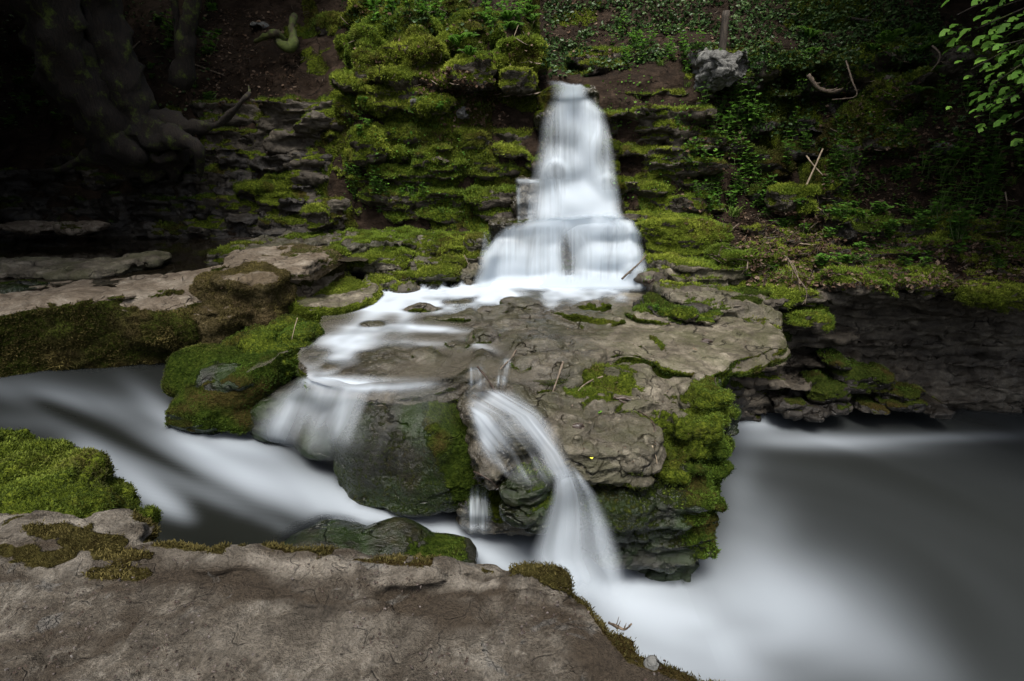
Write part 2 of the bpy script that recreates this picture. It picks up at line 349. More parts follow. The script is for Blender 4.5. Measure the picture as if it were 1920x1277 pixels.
# ------------------------------------------------------------------ rock builder
ROCKS = []   # (object, V, F, moss, opts)
def rock(name, S, vox, mat, label=None, cat='rock', group=None, kind=None, big=(.05, 1.3), mid=(.02, 5), fine=(.006, 18), strata=.02, sf=11, moss=(-.05, .5, 1.6), sm=2, wetf=None, dirtf=None, palef=None, tuft=None, mossf=None, seed=0, postz=None, chunk=(.032, 4.5, .008)):
    V, F = remesh(S, vox, sm)
    N = vnormals(V, F)
    d = big[0] * fbm(V, big[1], 2, 11 + seed) + mid[0] * fbm(V, mid[1], 3, 21 + seed)
    side = 1 - np.abs(N[:, 2])
    if strata:
        q = V * np.array([.7, .7, sf]); q[:, 2] += 1.2 * fbm(V, .8, 2, 5)
        s_ = fbm(q, 1, 2, 31 + seed); d = d + strata * np.clip(s_ * 1.8, -1, .6) * np.clip(side * 1.5, 0, 1)
    wp = V + .085 * np.stack([fbm(V, 4.5, 3, 61 + k) for k in range(3)], 1) * (3 / chunk[1])
    cv, ce = cells(wp * np.array([chunk[1], chunk[1], chunk[1] * 1.9]) + seed * 3.3, 5 + seed); cr = 1 - sstep(.02, .16, ce)
    d = d + chunk[0] * cv - chunk[2] * cr
    cv2, ce2 = cells(wp * np.array([2.3, 2.3, 5.5]) * chunk[1] * .9 + seed, 9 + seed); d = d + chunk[0] * .35 * cv2 - chunk[2] * .4 * (1 - sstep(.02, .2, ce2))
    V = V + N * d[:, None]
    N = vnormals(V, F)
    f1 = fbm(V, fine[1], 3, 41 + seed); V = V + N * (fine[0] * f1)[:, None]
    if postz: V = postz(V)
    N = vnormals(V, F)
    b, k, fs = moss
    mo = fbm(V, fs, 4, 51 + seed) * .9 + b + k * (N[:, 2] - .25) + .12 * f1
    mo = sstep(-.12, .18, mo)
    if mossf is not None: mo = np.clip(mo * mossf(V, N), 0, 1)
    at = {'moss': mo}
    at['wet'] = np.clip(wetf(V, N), 0, 1) if wetf else np.full(len(V), .25)
    at['crack'] = np.clip((cr * .8 + .3 * (1 - sstep(.02, .15, ce2))) * min(1, chunk[2] / .02), 0, 1)
    if dirtf: at['dirt'] = np.clip(dirtf(V, N), 0, 1)
    if palef: at['pale'] = np.clip(palef(V, N), 0, 1)
    org = np.array([V[:, 0].mean(), V[:, 1].mean(), V[:, 2].min()])
    me = mesh_np(name, V, F, at, True, M[mat], org)
    o = link(name, me, None, org, label, cat if kind is None else None, group, kind)
    ROCKS.append((o, V, F, N, mo, tuft, org)); return o
def grow_tufts():
    for (o, V, F, N, mo, tuft, org) in ROCKS:
        if not tuft: continue
        dens, size, matn = tuft[:3]; per = tuft[3] if len(tuft) > 3 else 3
        a = V[F[:, 0]]; b = V[F[:, 1]]; c = V[F[:, 2]]
        n = np.cross(b - a, c - a)
        if F.shape[1] == 4: n = np.cross(c - a, V[F[:, 3]] - b)
        ar = np.linalg.norm(n, axis=1) * .5; fm = mo[F].mean(1); ctr = V[F].mean(1)
        px, py = toPx(ctr)
        vis = (px > -150) & (px < 2070) & (py > -120) & (py < 1400)
        fn = N[F].mean(1); look = np.einsum('ij,ij->i', fn, CAM - ctr) / np.linalg.norm(CAM - ctr, axis=1)
        w = ar * np.clip((fm - .35) * 2, 0, 1) * vis * (look > -.35)
        if w.sum() <= 0: continue
        cnt = int(min(w.sum() * dens, 90000))
        if cnt < 5: continue
        idx = rng.choice(len(F), cnt, p=w / w.sum())
        # random point on face
        Q = V[F[idx]]; wts = rng.dirichlet(np.ones(Q.shape[1]), cnt); base = np.einsum('ij,ijk->ik', wts, Q)
        up = fn[idx] * .9 + np.array([0, 0, .35]); clump = fbm(base, 6, 2, 77)
        tint0 = np.clip((.74 if matn == 'moss' else .52) + .55 * clump + .25 * fn[idx][:, 2] - .1, 0, 1)
        Vs = []; T = []
        for k in range(per):
            dr = up + rng.normal(0, .55, (cnt, 3)); dr /= np.linalg.norm(dr, axis=1, keepdims=True)
            side = np.cross(dr, rng.normal(0, 1, (cnt, 3))); side /= np.linalg.norm(side, axis=1, keepdims=True)
            s_ = size * rng.uniform(.5, 1.3, (cnt, 1)) * (1 + .6 * clump[:, None])
            b0 = base + rng.normal(0, size * .4, (cnt, 3)) - fn[idx] * size * .1
            tri = np.stack([b0 - side * s_ * .22, b0 + side * s_ * .22, b0 + dr * s_], 1)
            Vs.append(tri.reshape(-1, 3)); tt = np.clip(tint0 + rng.normal(0, .13, cnt), 0, 1)
            T.append(np.stack([tt * .55, tt * .55, tt * 1.1], 1).ravel())
        VV = np.concatenate(Vs); FF = np.arange(len(VV)).reshape(-1, 3)
        me = mesh_np('moss', VV, FF, {'tint': np.concatenate(T)}, False, M[matn], org)
        link('moss', me, o, (0, 0, 0), kind='stuff')
# ------------------------------------------------------------------ backdrop depth (metres ahead) at photo positions
TX = np.array([-900, -300, 0, 200, 400, 520, 640, 690, 850, 950, 1015, 1065, 1115, 1180, 1300, 1400, 1500, 1600, 1750, 1920, 2300, 3000], float)  # end columns wrap unseen banks forward to block sky light from the sides
TY = np.array([-1400, -700, -250, 0, 50, 100, 150, 200, 250, 300, 350, 400, 440, 480, 520, 560], float)
TD = np.array([
 [3.2, 12.09, 14, 15, 15, 15, 15, 15, 15, 15, 15, 15, 15, 15, 15, 15, 14.5, 14, 13, 12, 9.3, 2.4],
 [3.2, 11.16, 13, 13.5, 13.5, 13.5, 13, 13, 13, 13, 13, 13, 13, 13, 13, 13, 12.5, 12, 11.5, 11, 8.37, 2.4],
 [3.2, 10.509, 12, 12, 11.6, 11.4, 11, 10.6, 10.4, 10.5, 11.2, 11.4, 11.2, 10.8, 10.4, 10.4, 10.4, 10.2, 10, 9.8, 7.905, 2.4],
 [3.2, 10.044, 11.2, 11, 10.3, 10.1, 9.8, 9.3, 9, 9, 9.8, 10, 9.8, 9.4, 9.2, 9.2, 9.2, 9.1, 9, 8.9, 7.254, 2.4],
 [3.2, 9.765, 10.8, 10.5, 9.8, 9.6, 9.2, 8.6, 8.3, 8.3, 9.3, 9.5, 9.3, 8.9, 8.6, 8.7, 8.8, 8.8, 8.8, 8.6, 7.068, 2.4],
 [3.2, 9.393, 10.4, 10.1, 9.4, 9.1, 8.6, 8, 7.8, 7.8, 8.8, 9, 8.7, 8.2, 7.9, 8.1, 8.4, 8.3, 8.3, 8.1, 6.882, 2.4],
 [3.2, 9.021, 10, 9.7, 9, 8.7, 8.2, 7.7, 7.6, 7.6, 7.8, 7.8, 7.7, 7.55, 7.6, 7.9, 8.5, 8.2, 8, 7.9, 6.696, 2.4],
 [3.2, 8.649, 9.5, 9.3, 8.6, 8.3, 8, 7.5, 7.4, 7.5, 7.6, 7.6, 7.45, 7.4, 7.5, 7.8, 8.4, 8, 7.75, 7.6, 6.51, 2.4],
 [3.2, 8.37, 9.1, 8.9, 8.3, 8.1, 7.85, 7.4, 7.3, 7.35, 7.5, 7.5, 7.35, 7.25, 7.35, 7.7, 8.1, 7.75, 7.5, 7.3, 6.324, 2.4],
 [3.2, 7.998, 8.7, 8.5, 8.2, 8, 7.75, 7.4, 7.25, 7.25, 7.3, 7.3, 7.2, 7.15, 7.3, 7.6, 7.8, 7.5, 7.3, 7, 6.045, 2.4],
 [3.2, 7.812, 8.5, 8.4, 8.1, 7.9, 7.65, 7.4, 7.25, 7.2, 7.2, 7.2, 7.1, 7.05, 7.2, 7.4, 7.5, 7.3, 7.1, 6.8, 5.766, 2.4],
 [3.2, 7.626, 8.2, 8.1, 7.9, 7.7, 7.5, 7.3, 7.15, 7.05, 7, 7, 7, 6.95, 7.1, 7.2, 7.2, 7.1, 6.9, 6.6, 5.58, 2.4],
 [3.2, 7.44, 8, 7.9, 7.7, 7.6, 7.4, 7.2, 7, 6.95, 6.9, 6.9, 6.9, 6.8, 6.7, 6.6, 6.6, 6.5, 6.35, 6.1, 5.301, 2.4],
 [3.2, 7.44, 8, 7.9, 7.7, 7.6, 7.3, 7.1, 6.9, 6.9, 6.8, 6.8, 6.8, 6.6, 6.1, 6, 6, 5.95, 5.9, 5.8, 5.022, 2.4],
 [3.2, 7.44, 8, 7.9, 7.7, 7.6, 7.2, 7, 6.9, 6.8, 6.8, 6.8, 6.8, 6.5, 5.8, 5.6, 5.45, 5.45, 5.45, 5.4, 4.836, 2.4],
 [3.2, 7.44, 8, 7.9, 7.7, 7.6, 7.2, 7, 6.9, 6.8, 6.8, 6.8, 6.8, 6.5, 5.7, 5.4, 5.2, 5.15, 5.15, 5.15, 4.65, 2.4]])
def dtab(px, py):
    px = np.clip(px, TX[0], TX[-1]); py = np.clip(py, TY[0], TY[-1])
    i = np.clip(np.searchsorted(TX, px) - 1, 0, len(TX) - 2); j = np.clip(np.searchsorted(TY, py) - 1, 0, len(TY) - 2)
    a = (px - TX[i]) / (TX[i + 1] - TX[i]); b = (py - TY[j]) / (TY[j + 1] - TY[j])
    return (TD[j, i] * (1 - a) + TD[j, i + 1] * a) * (1 - b) + (TD[j + 1, i] * (1 - a) + TD[j + 1, i + 1] * a) * b
def wall_y(x, z, it=14):
    x = np.asarray(x, float); z = np.asarray(z, float); d = np.full(x.shape, 8.0)
    for _ in range(it):
        px, py = toPx(np.stack([x, d, z], -1)); d = .5 * d + .5 * dtab(px, py)
    return d
# hillside: the sloping earth bank that carries everything at the back
gx = np.concatenate([np.linspace(-900, -50, 60), np.linspace(-44, 1960, 330), np.linspace(1970, 3000, 60)])
gy = np.concatenate([np.linspace(-1400, -60, 60), np.linspace(-54, 560, 120)])
GX, GY = np.meshgrid(gx, gy); shp = GX.shape
pp = P(GX.ravel(), GY.ravel(), d=dtab(GX.ravel(), GY.ravel()) + .16)
pp = pp + np.array([0, 1, -.4]) * (.28 * fbm(pp, .9, 4, 3) + .07 * fbm(pp, 6, 4, 4))[:, None]
ii = np.arange(len(pp)).reshape(shp); FH = np.stack([ii[1:, :-1], ii[1:, 1:], ii[:-1, 1:], ii[:-1, :-1]], -1).reshape(-1, 4)
NH = vnormals(pp, FH)
mo = fbm(pp, 1.1, 5, 9) - .02 + .25 * (GX.ravel() > 650) * (GX.ravel() < 1010) - .08 * (GX.ravel() > 1010) * (GX.ravel() < 1500) * (GY.ravel() < 130) - .5 * sstep(1500, 1750, GX.ravel()) * sstep(150, 300, GY.ravel()) - .35 * (GX.ravel() < 560)
mo = sstep(-.05, .25, mo)
org = np.array([0, 8, 0]); me = mesh_np('hillside', pp, FH, {'moss': mo, 'wet': np.full(len(pp), .1)}, True, M['soil'], org)
ho = link('hillside', me, None, org, kind='structure'); ROCKS.append((ho, pp, FH, NH, mo, (1500, .035, 'mossdark', 2), org))
# ---- courses of bedded rock blocks over parts of the back wall
def courses(name, x0, x1, z0, z1, mask, mat, th=(.1, .24), wd=(.25, .75), jut=.13, vox=.026, depth=.4, **kw):
    S = Soup(); z = z0
    while z < z1:
        h = random.uniform(*th); x = x0 + random.uniform(-.3, 0); cj = random.uniform(-jut, jut) * .7
        while x < x1:
            w = random.uniform(*wd) * (1 + .5 * (h > .18)); zc = z + h / 2
            y = float(wall_y(np.array([x + w / 2]), np.array([zc]))[0]); px, py = toPx(np.array([[x + w / 2, y, zc]]))
            if mask(px[0], py[0]) > random.random():
                block(S, (x + w / 2, y + depth + cj + random.uniform(-jut, jut), zc + random.uniform(-.02, .02)), (w * .53, depth, h * .52), random.uniform(.25, .5), random.uniform(-.14, .14), .13, (random.uniform(-.05, .05), random.uniform(-.04, .02)))
            x += w * random.uniform(.92, 1.1)
        z += h * .96
    if S.n == 0: return
    return rock(name, S, vox, mat, **kw)
inr = lambda a, b, v: 1.0 if a <= v <= b else 0.0
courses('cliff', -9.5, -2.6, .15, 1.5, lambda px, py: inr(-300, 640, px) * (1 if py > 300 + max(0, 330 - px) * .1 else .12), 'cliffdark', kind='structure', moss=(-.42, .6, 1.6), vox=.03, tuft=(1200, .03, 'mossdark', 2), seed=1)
courses('cliff', -4.6, -1.8, .3, 2.3, lambda px, py: inr(400, 660, px) * inr(185, 440, py), 'cliff', th=(.18, .34), wd=(.5, 1.1), jut=.06, depth=.3, kind='structure', moss=(-.1, .5, 1.8), vox=.026, tuft=(2500, .022, 'mossdark', 2), seed=2, big=(.03, 1.3), strata=.02)
# ---- moss covered outcrop left of the fall
mm = (.22, .45, 1.3)
courses('rock_outcrop', -2.6, .42, .62, 2.15, lambda px, py: inr(650, 1018, px) * (inr(235, 330, py) + .7 * inr(330, 385, py) + inr(385, 440, py)), 'cliff', th=(.1, .26), wd=(.3, .8), jut=.11, label='tall bedded rock outcrop under bright moss, left of the waterfall', cat='rock outcrop', moss=mm, vox=.022, tuft=(5200, .026, 'moss', 3), seed=3, mossf=lambda V, N: 1 - .55 * sstep(860, 960, toPx(V)[0]) * (N[:, 2] < .4))
S = Soup()
for (px, py, rx, rz, ry, dd) in [(690, 95, 45, 30, .4, 0), (660, 95, 28, 24, .3, 0), (720, 70, 45, 26, .35, .1), (770, 80, 40, 45, .4, 0), (800, 105, 42, 34, .4, -.1), (745, 120, 35, 28, .4, -.1), (700, 130, 35, 30, .35, -.1), (815, 60, 25, 18, .3, .2), (760, 150, 60, 26, .4, -.1), (680, 160, 40, 24, .3, -.1), (845, 22, 38, 20, .35, .3), (760, 35, 50, 22, .4, .3), (900, 50, 50, 20, .4, .2), (690, 40, 45, 22, .35, .3), (640, 55, 40, 25, .35, .3), (880, 85, 50, 35, .4, .1), (830, 150, 45, 25, .35, 0), (720, 185, 50, 20, .35, -.05), (800, 195, 60, 22, .35, -.05), (660, 215, 28, 30, .3, 0)]:
    ell(S, px, py, dtab(px, py) + .15 + dd, rx, rz, ry, .9, 0, (0, 0), .16)
    for k in range(3): ell(S, px + random.uniform(-rx, rx) * .8, py + random.uniform(-.2, 1) * rz * .8, dtab(px, py) - .02 + dd, rx * .42, rz * .45, ry * .6, .95, 0, (0, 0), .18)
rock('moss_hummocks', S, .022, 'cliff', 'bulging hummocks of bright green moss on top of the outcrop left of the fall', 'moss hummocks', moss=(.55, .3, 1.3), strata=.004, big=(.03, 2.5), mid=(.03, 7), tuft=(6500, .026, 'moss', 3), seed=4)
def lump(name, ells, vox, mat, label, cat='rock', group=None, **kw):
    S = Soup()
    for e in ells: ell(S, *e)
    return rock(name, S, vox, mat, label, cat, group, **kw)
mt = (6500, .024, 'moss', 3)
lump('boulder', [(975, 108, 7.7, 52, 30, .35, .6), (950, 120, 7.65, 35, 22, .3, .6)], .02, 'cliff', 'wide rounded boulder capped with olive moss, up beside the lip of the waterfall', 'boulder', moss=(.3, .5, 1.5), tuft=mt, seed=5)
lump('boulder', [(972, 152, 7.45, 30, 21, .3, .5)], .016, 'cliff', 'small flat-topped rock with a bright moss cap jutting out just left of the waterfall lip', 'boulder', moss=(.1, .8, 1.5), tuft=mt, seed=6, strata=.01)
lump('boulder', [(885, 140, 7.45, 42, 26, .35, .5), (905, 128, 7.5, 25, 18, .3, .6)], .02, 'cliff', 'dark overhanging boulder fringed with moss and dead grass below the fern clump', 'boulder', moss=(.15, .8, 1.5), tuft=mt, seed=7)
lump('boulder', [(930, 72, 7.9, 11, 18, .15, .8)], .014, 'cliff', 'thin upright moss covered stone like a thumb above the wide boulder', 'boulder', moss=(.6, .3, 1.5), tuft=mt, seed=8)
lump('boulder', [(690, 275, 7.3, 27, 34, .3, .6)], .018, 'cliff', 'upright mossy block at the left foot of the outcrop', 'boulder', moss=(.2, .5, 1.5), tuft=mt, seed=9)
lump('boulder', [(598, 408, 7.35, 21, 18, .2, .6)], .016, 'cliff', 'small round boulder with green moss cap at the foot of the wet wall', 'boulder', moss=(.25, .7, 1.5), tuft=mt, seed=10)
# ---- the steps behind and beside the fall
def pblock(S, L, Rr, T, B, d, dep=.35, rd=.35, rot=0, jit=.08, tilt=(0, 0)):
    c = P((L + Rr) / 2, (T + B) / 2, d=d); k = (c[1] * cT - (c[2] - CAM[2]) * sT) / FPX
    block(S, (c[0], c[1] + dep, c[2]), ((Rr - L) / 2 * k * 1.02, dep, (B - T) / 2 * k * 1.05), rd, rot, jit, tilt, 8)
S = Soup()
for a in [(1010, 1125, 163, 210, 7.3, .5), (1012, 1150, 205, 265, 7.15), (1012, 1156, 260, 345, 7.02), (968, 1070, 337, 420, 6.85), (1110, 1172, 335, 425, 6.88), (1035, 1160, 385, 425, 6.72), (915, 1080, 417, 478, 6.55, .5), (1050, 1208, 420, 478, 6.5, .5), (895, 990, 474, 545, 6.32, .5), (960, 1100, 470, 545, 6.42, .5), (1080, 1216, 472, 545, 6.33, .5)]:
    pblock(S, *a)
for e in [(1040, 325, 6.9, 24, 20, .16), (1143, 350, 6.88, 20, 20, .15), (1060, 250, 7.05, 26, 16, .12), (1075, 395, 6.72, 30, 18, .15), (1120, 300, 7.0, 22, 30, .12)]: ell(S, *e)
rock('rock_steps', S, .02, 'ledge', 'stepped wet rock face that the waterfall runs down', 'rock face', moss=(-.15, .3, 1.6), big=(.03, 1.6), mid=(.02, 5), strata=.025, chunk=(.02, 4, .015), wetf=lambda V, N: np.ones(len(V)), seed=11)
courses('rock_terrace', 1.0, 3.0, .62, 2.75, lambda px, py: inr(1124, 1345, px) * inr(70, 425, py) * (.8 if py < 330 else .95), 'cliff', th=(.1, .22), wd=(.28, .7), jut=.12, label='stack of mossy bedded ledges rising right of the waterfall', cat='rock ledges', moss=(.02, .7, 1.6), vox=.022, tuft=(4200, .022, 'moss', 2), seed=12)
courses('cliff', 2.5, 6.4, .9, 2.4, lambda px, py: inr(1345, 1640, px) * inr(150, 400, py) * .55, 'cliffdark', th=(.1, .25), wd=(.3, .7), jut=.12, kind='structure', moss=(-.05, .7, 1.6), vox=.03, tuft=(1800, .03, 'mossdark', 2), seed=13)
# mossy spur running down to the left from the top right
S = Soup()
for (px, py, rx, rz) in [(1640, 110, 60, 22), (1720, 105, 70, 25), (1600, 135, 50, 26), (1560, 120, 45, 14), (1800, 120, 60, 30), (1640, 190, 40, 45), (1610, 240, 45, 40), (1580, 290, 40, 38), (1555, 335, 38, 34), (1535, 375, 34, 28), (1690, 175, 60, 40), (1660, 260, 40, 30), (1480, 125, 45, 16), (1420, 140, 40, 22)]:
    ell(S, px, py, dtab(px, py) + .05, rx, rz, .35, .8, 0, (0, 0), .18)
rock('rock_spur', S, .03, 'cliff', 'long mossy spur of rock slanting down from the upper right bank', 'rock spur', moss=(.2, .35, 1.5), strata=.02, big=(.08, 1.5), mid=(.05, 5), tuft=(2600, .028, 'mossdark', 3), seed=14)
lump('boulder', [(1352, 132, 7.6, 38, 30, .3, .5, .2, (.1, 0), .2), (1335, 128, 7.65, 26, 20, .25, .5)], .016, 'grey', 'bare pale grey boulder perched under the wooden post', 'boulder', moss=(-.7, .2, 1.5), strata=.0, mid=(.04, 6), fine=(.02, 22), seed=15)
lump('boulder', [(1590, 425, 6.55, 50, 27, .35, .5)], .02, 'cliffdark', 'dark blocky boulder with thin moss top on the right shelf, under the leaning stick', 'boulder', moss=(.0, .8, 1.5), tuft=mt, seed=16)
lump('boulder', [(1690, 428, 6.5, 27, 18, .25, .6)], .02, 'cliff', 'small moss topped boulder between two larger ones on the right shelf', 'boulder', moss=(.1, .8, 1.5), tuft=mt, seed=17)
lump('boulder', [(1792, 425, 6.4, 55, 15, .3, .6), (1770, 455, 6.2, 56, 16, .3, .5)], .02, 'cliff', 'double decked flat boulder with moss, farthest right on the shelf', 'boulder', moss=(.1, .7, 1.5), tuft=mt, seed=18)
lump('boulder', [(1478, 372, 7.0, 30, 20, .25, .5)], .018, 'cliff', 'moss sided square rock at the foot of the dark recess', 'boulder', moss=(.1, .6, 1.5), tuft=mt, seed=19)
lump('boulder', [(1505, 386, 6.85, 17, 13, .2, .5)], .016, 'cliffdark', 'small dark block holding the foot of the leaning stick', 'boulder', moss=(.0, .6, 1.5), tuft=mt, seed=20)
# ---- right shelf ledges stepping down from the fall pool
rt = (5500, .02, 'moss', 3)
lump('ledge_rock', [(1265, 440, 6.55, 68, 32, .4, .35), (1330, 438, 6.5, 25, 20, .3, .4)], .018, 'cliff', 'big square mossy block touching the right side of the lower fall', moss=(.05, .75, 1.6), tuft=rt, seed=21)
lump('ledge_rock', [(1397, 486, 5.78, 58, 21, .3, .3)], .016, 'cliff', 'cushion-like oblong rock wholly covered in the brightest green moss', moss=(.7, .4, 1.5), strata=.01, tuft=(9000, .02, 'moss', 3), seed=22)
lump('ledge_rock', [(1240, 500, 6.05, 32, 22, .3, .45), (1275, 488, 6.2, 40, 10, .3, .5)], .016, 'ledge', 'wet brown rock with a mossy back at the right end of the fall base', moss=(-.1, .7, 1.6), wetf=lambda V, N: np.ones(len(V)) * .8, tuft=rt, seed=23)
lump('ledge_rock', [(1320, 500, 5.75, 68, 10, .3, .4), (1300, 519, 5.7, 55, 14, .3, .4), (1360, 505, 5.75, 40, 14, .25, .5)], .014, 'ledge', 'low split slab with dark gap and mossy right end beside the fall pool', moss=(-.1, .7, 1.6), tuft=rt, seed=24)
lump('ledge_rock', [(1425, 520, 5.6, 40, 14, .3, .5), (1488, 522, 5.5, 28, 16, .25, .5), (1470, 550, 5.3, 48, 14, .3, .5), (1500, 590, 5.2, 40, 16, .3, .5)], .018, 'cliff', 'mossy stepped rocks with a grass sprout above the undercut corner', moss=(.1, .7, 1.6), tuft=rt, seed=25)
lump('ledge_rock', [(1320, 560, 5.0, 75, 14, .35, .5, 0, (-.1, 0)), (1370, 578, 4.9, 65, 24, .3, .5, 0, (-.12, 0)), (1410, 600, 4.8, 45, 26, .3, .5)], .016, 'ledge', 'rounded brown ledge with greenish top right behind the great flat slab', moss=(-.22, .6, 1.6), wetf=lambda V, N: np.ones(len(V)) * .5, tuft=rt, seed=26)
for (px, py, d, rx, rz, lab, sd_) in [(1600, 528, 5.15, 50, 13, 'long moss topped rim rock, leftmost over the dark cave', 30), (1690, 528, 5.15, 32, 12, 'short moss topped rim rock next along over the dark cave', 31), (1735, 520, 5.3, 22, 16, 'small rounded mossy stone standing at a kink in the cave rim', 32), (1830, 548, 5.05, 52, 15, 'broad moss cushion on the cave rim near the right edge', 33), (1905, 552, 5.0, 36, 16, 'moss cushion on the cave rim at the right edge of the photo', 34)]:
    lump('rim_rock', [(px, py, d, rx, rz, .3, .55), (px + rx * .4, py + rz * .6, d + .05, rx * .6, rz * .7, .3, .5)], .018, 'cliff', lab, group=None, moss=(.2, .7, 1.5), tuft=mt, seed=sd_)
courses('rock_terrace', 2.2, 6.8, .16, .8, lambda px, py: inr(1395, 2000, px) * inr(425, 556, py) * .8, 'cliff', th=(.06, .11), wd=(.25, .8), jut=.09, depth=.3, label='long run of thin mossy ledges along the right shelf above the cave', cat='rock ledges', moss=(.08, .7, 1.5), vox=.02, tuft=(4200, .02, 'moss', 3), seed=37)
# cave wall: bedded rock retreating under the rim
S = Soup(); z = -1.45
while z < .16:
    h = random.choice([.05, .07, .09, .15]) * random.uniform(.9, 1.15); x = 1.6
    while x < 7.5:
        w = random.uniform(.3, 1.7); t = (z + 1.4) / 1.55
        back = .55 * math.sin(min(1, max(0, t)) * math.pi) * sstep(2.0, 3.0, x) - .05
        xx = x + w / 2
        y = 5.12 + back + random.uniform(-.09, .1) - .12 * sstep(2.3, 1.6, xx) + (.25 * (t < .12)) + .25 * max(0, xx - 4.5) * 0
        block(S, (xx, y + .4, z + h / 2), (w * .54, .4, h * .52), .35, random.uniform(-.12, .12), .14, (random.uniform(-.05, .05), 0)); x += w * .95
    z += h * .97
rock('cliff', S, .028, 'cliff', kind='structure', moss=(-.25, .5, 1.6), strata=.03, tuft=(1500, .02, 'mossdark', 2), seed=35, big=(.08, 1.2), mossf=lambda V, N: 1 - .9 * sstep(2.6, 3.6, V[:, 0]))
# leaning bedded corner below the slab at the left of the cave
S = Soup(); z = -1.4
while z < .12:
    h = random.uniform(.07, .13); t = (z + 1.4) / 1.5
    for (xa, ya) in ((1.75, 4.75), (2.1, 4.95), (1.45, 4.6), (2.55, 5.15)):
        block(S, (xa + .12 * t + random.uniform(-.06, .06), ya + .25 + random.uniform(-.06, .06) , z + h / 2), (.26, .3, h * .53), .4, random.uniform(-.3, .3), .15)
    z += h * .97
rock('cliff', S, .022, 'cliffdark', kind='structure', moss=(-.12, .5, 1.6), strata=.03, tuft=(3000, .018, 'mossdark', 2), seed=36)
# shore stones at the water line of the cave
for i, (px, py, d, rx, rz, lab) in enumerate([(1475, 752, 5.05, 34, 14, 'flat wet stone at the waterline nearest the great slab'), (1515, 765, 5.0, 26, 9, 'low dark stone half in the pool under the mossy hump'), (1545, 722, 5.1, 34, 20, 'rounded mossy stone at the foot of the cave wall'), (1610, 705, 5.15, 52, 20, 'broad smooth moss covered stone, largest along the cave shore'), (1560, 757, 5.0, 32, 9, 'thin slabby stone at the waterline left of the broad mossy one'), (1625, 757, 5.05, 26, 8, 'small slab lying at the waterline below the broad mossy stone'), (1680, 733, 5.1, 36, 8, 'upper slab of the stacked pair by the dark pool'), (1683, 750, 5.05, 38, 10, 'lower slab of the stacked pair by the dark pool'), (1560, 672, 5.2, 22, 9, 'small pale oval stone wedged mid wall in the cave'), (1740, 762, 5.0, 30, 7, 'last small slab seen along the dark shoreline')]):
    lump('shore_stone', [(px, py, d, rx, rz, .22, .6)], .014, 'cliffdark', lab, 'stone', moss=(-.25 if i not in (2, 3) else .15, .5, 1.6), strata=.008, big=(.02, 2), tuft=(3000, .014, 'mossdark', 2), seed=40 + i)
# ---- ground sheets
def sheet_xy(name, x0, x1, y0, y1, st, fz, mat, attrs=None, kind='structure', flt=None):
    xs = np.arange(x0, x1 + st, st); ys = np.arange(y0, y1 + st, st); X, Y = np.meshgrid(xs, ys); Z = fz(X.ravel(), Y.ravel())
    V = np.stack([X.ravel(), Y.ravel(), Z], 1); i = np.arange(len(V)).reshape(X.shape)
    F = np.stack([i[:-1, :-1], i[:-1, 1:], i[1:, 1:], i[1:, :-1]], -1).reshape(-1, 4)
    if flt is not None: F = F[flt(V[F].mean(1))]
    at = attrs(V) if attrs else {}
    o = link(name, mesh_np(name, V, F, at, True, M[mat]), kind=kind); return o, V, F
def flat_z(x, y):
    p = np.stack([x, y, 0 * x], 1); px, py = toPx(np.stack([x, y, 0 * x + .38], 1))
    return .335 + .035 * fbm(p, 1.2, 4, 61) + .012 * fbm(p, 8, 3, 62) - .07 * sstep(470, 380, px) * sstep(432, 444, py) + .03 * sstep(440, 420, py) 
_, FV, FF_ = sheet_xy('mud_flat', -12, -1.7, 3.4, 9.0, .035, flat_z, 'mud', lambda V: {'moss': np.zeros(len(V)), 'wet': np.ones(len(V))}, flt=lambda c: ~((c[:, 0] > -2.3) & (c[:, 1] < 5.8)) & (c[:, 1] > 4.9 - .12 * (c[:, 0] + 3.6)))
def low_z(x, y): return -1.75 + .15 * fbm(np.stack([x, y, 0 * x], 1), .8, 3, 66)
sheet_xy('ground', -30, 30, -25, 30, .5, low_z, 'mud', lambda V: {'moss': np.zeros(len(V)), 'wet': np.ones(len(V))})
# left pool slabs
for i, (es, lab) in enumerate([([(75, 426, 7.5, 60, 9, .3), (150, 428, 7.4, 42, 8, .25)], 'row of low pale stones mirrored in the still pool at the far left'), ([(120, 505, 5.4, 150, 12, .4), (235, 490, 5.6, 62, 10, .35)], 'long flat slab lying in the still pool behind the big left ledge'), ([(10, 548, 4.7, 75, 14, .3)], 'dark wet rubbly stone at the left edge behind the big ledge')]):
    lump('pool_slab', es, .018, ['tan', 'ledge', 'wetdark'][i], lab, 'stone', moss=(-.45, .3, 1.6), big=(.03, 1.5), strata=.01, seed=55 + i)
# ledges of the flat between pool and fall
S = Soup()
def pz(pts, z): return P(np.array([p[0] for p in pts]), np.array([p[1] for p in pts]), z=z)[:, :2]
prism(S, pz([(380, 478), (600, 455), (690, 440), (880, 428), (950, 420), (900, 404), (700, 412), (560, 432), (430, 455)], .44), .2, .45, layers=3, jut=.04, zf=lambda x, y: .0 * x)
prism(S, pz([(640, 458), (760, 448), (900, 436), (940, 428), (900, 415), (650, 430)], .5), .3, .5, layers=2, jut=.03)
rock('flat_ledge', S, .02, 'ledge', 'low flat ledge of bedded rock between the still pool and the waterfall', 'rock ledge', moss=(-.25, .45, 1.4), strata=.02, big=(.04, 1.3), wetf=lambda V, N: np.full(len(V), .7), tuft=(3500, .018, 'moss', 3), seed=60)
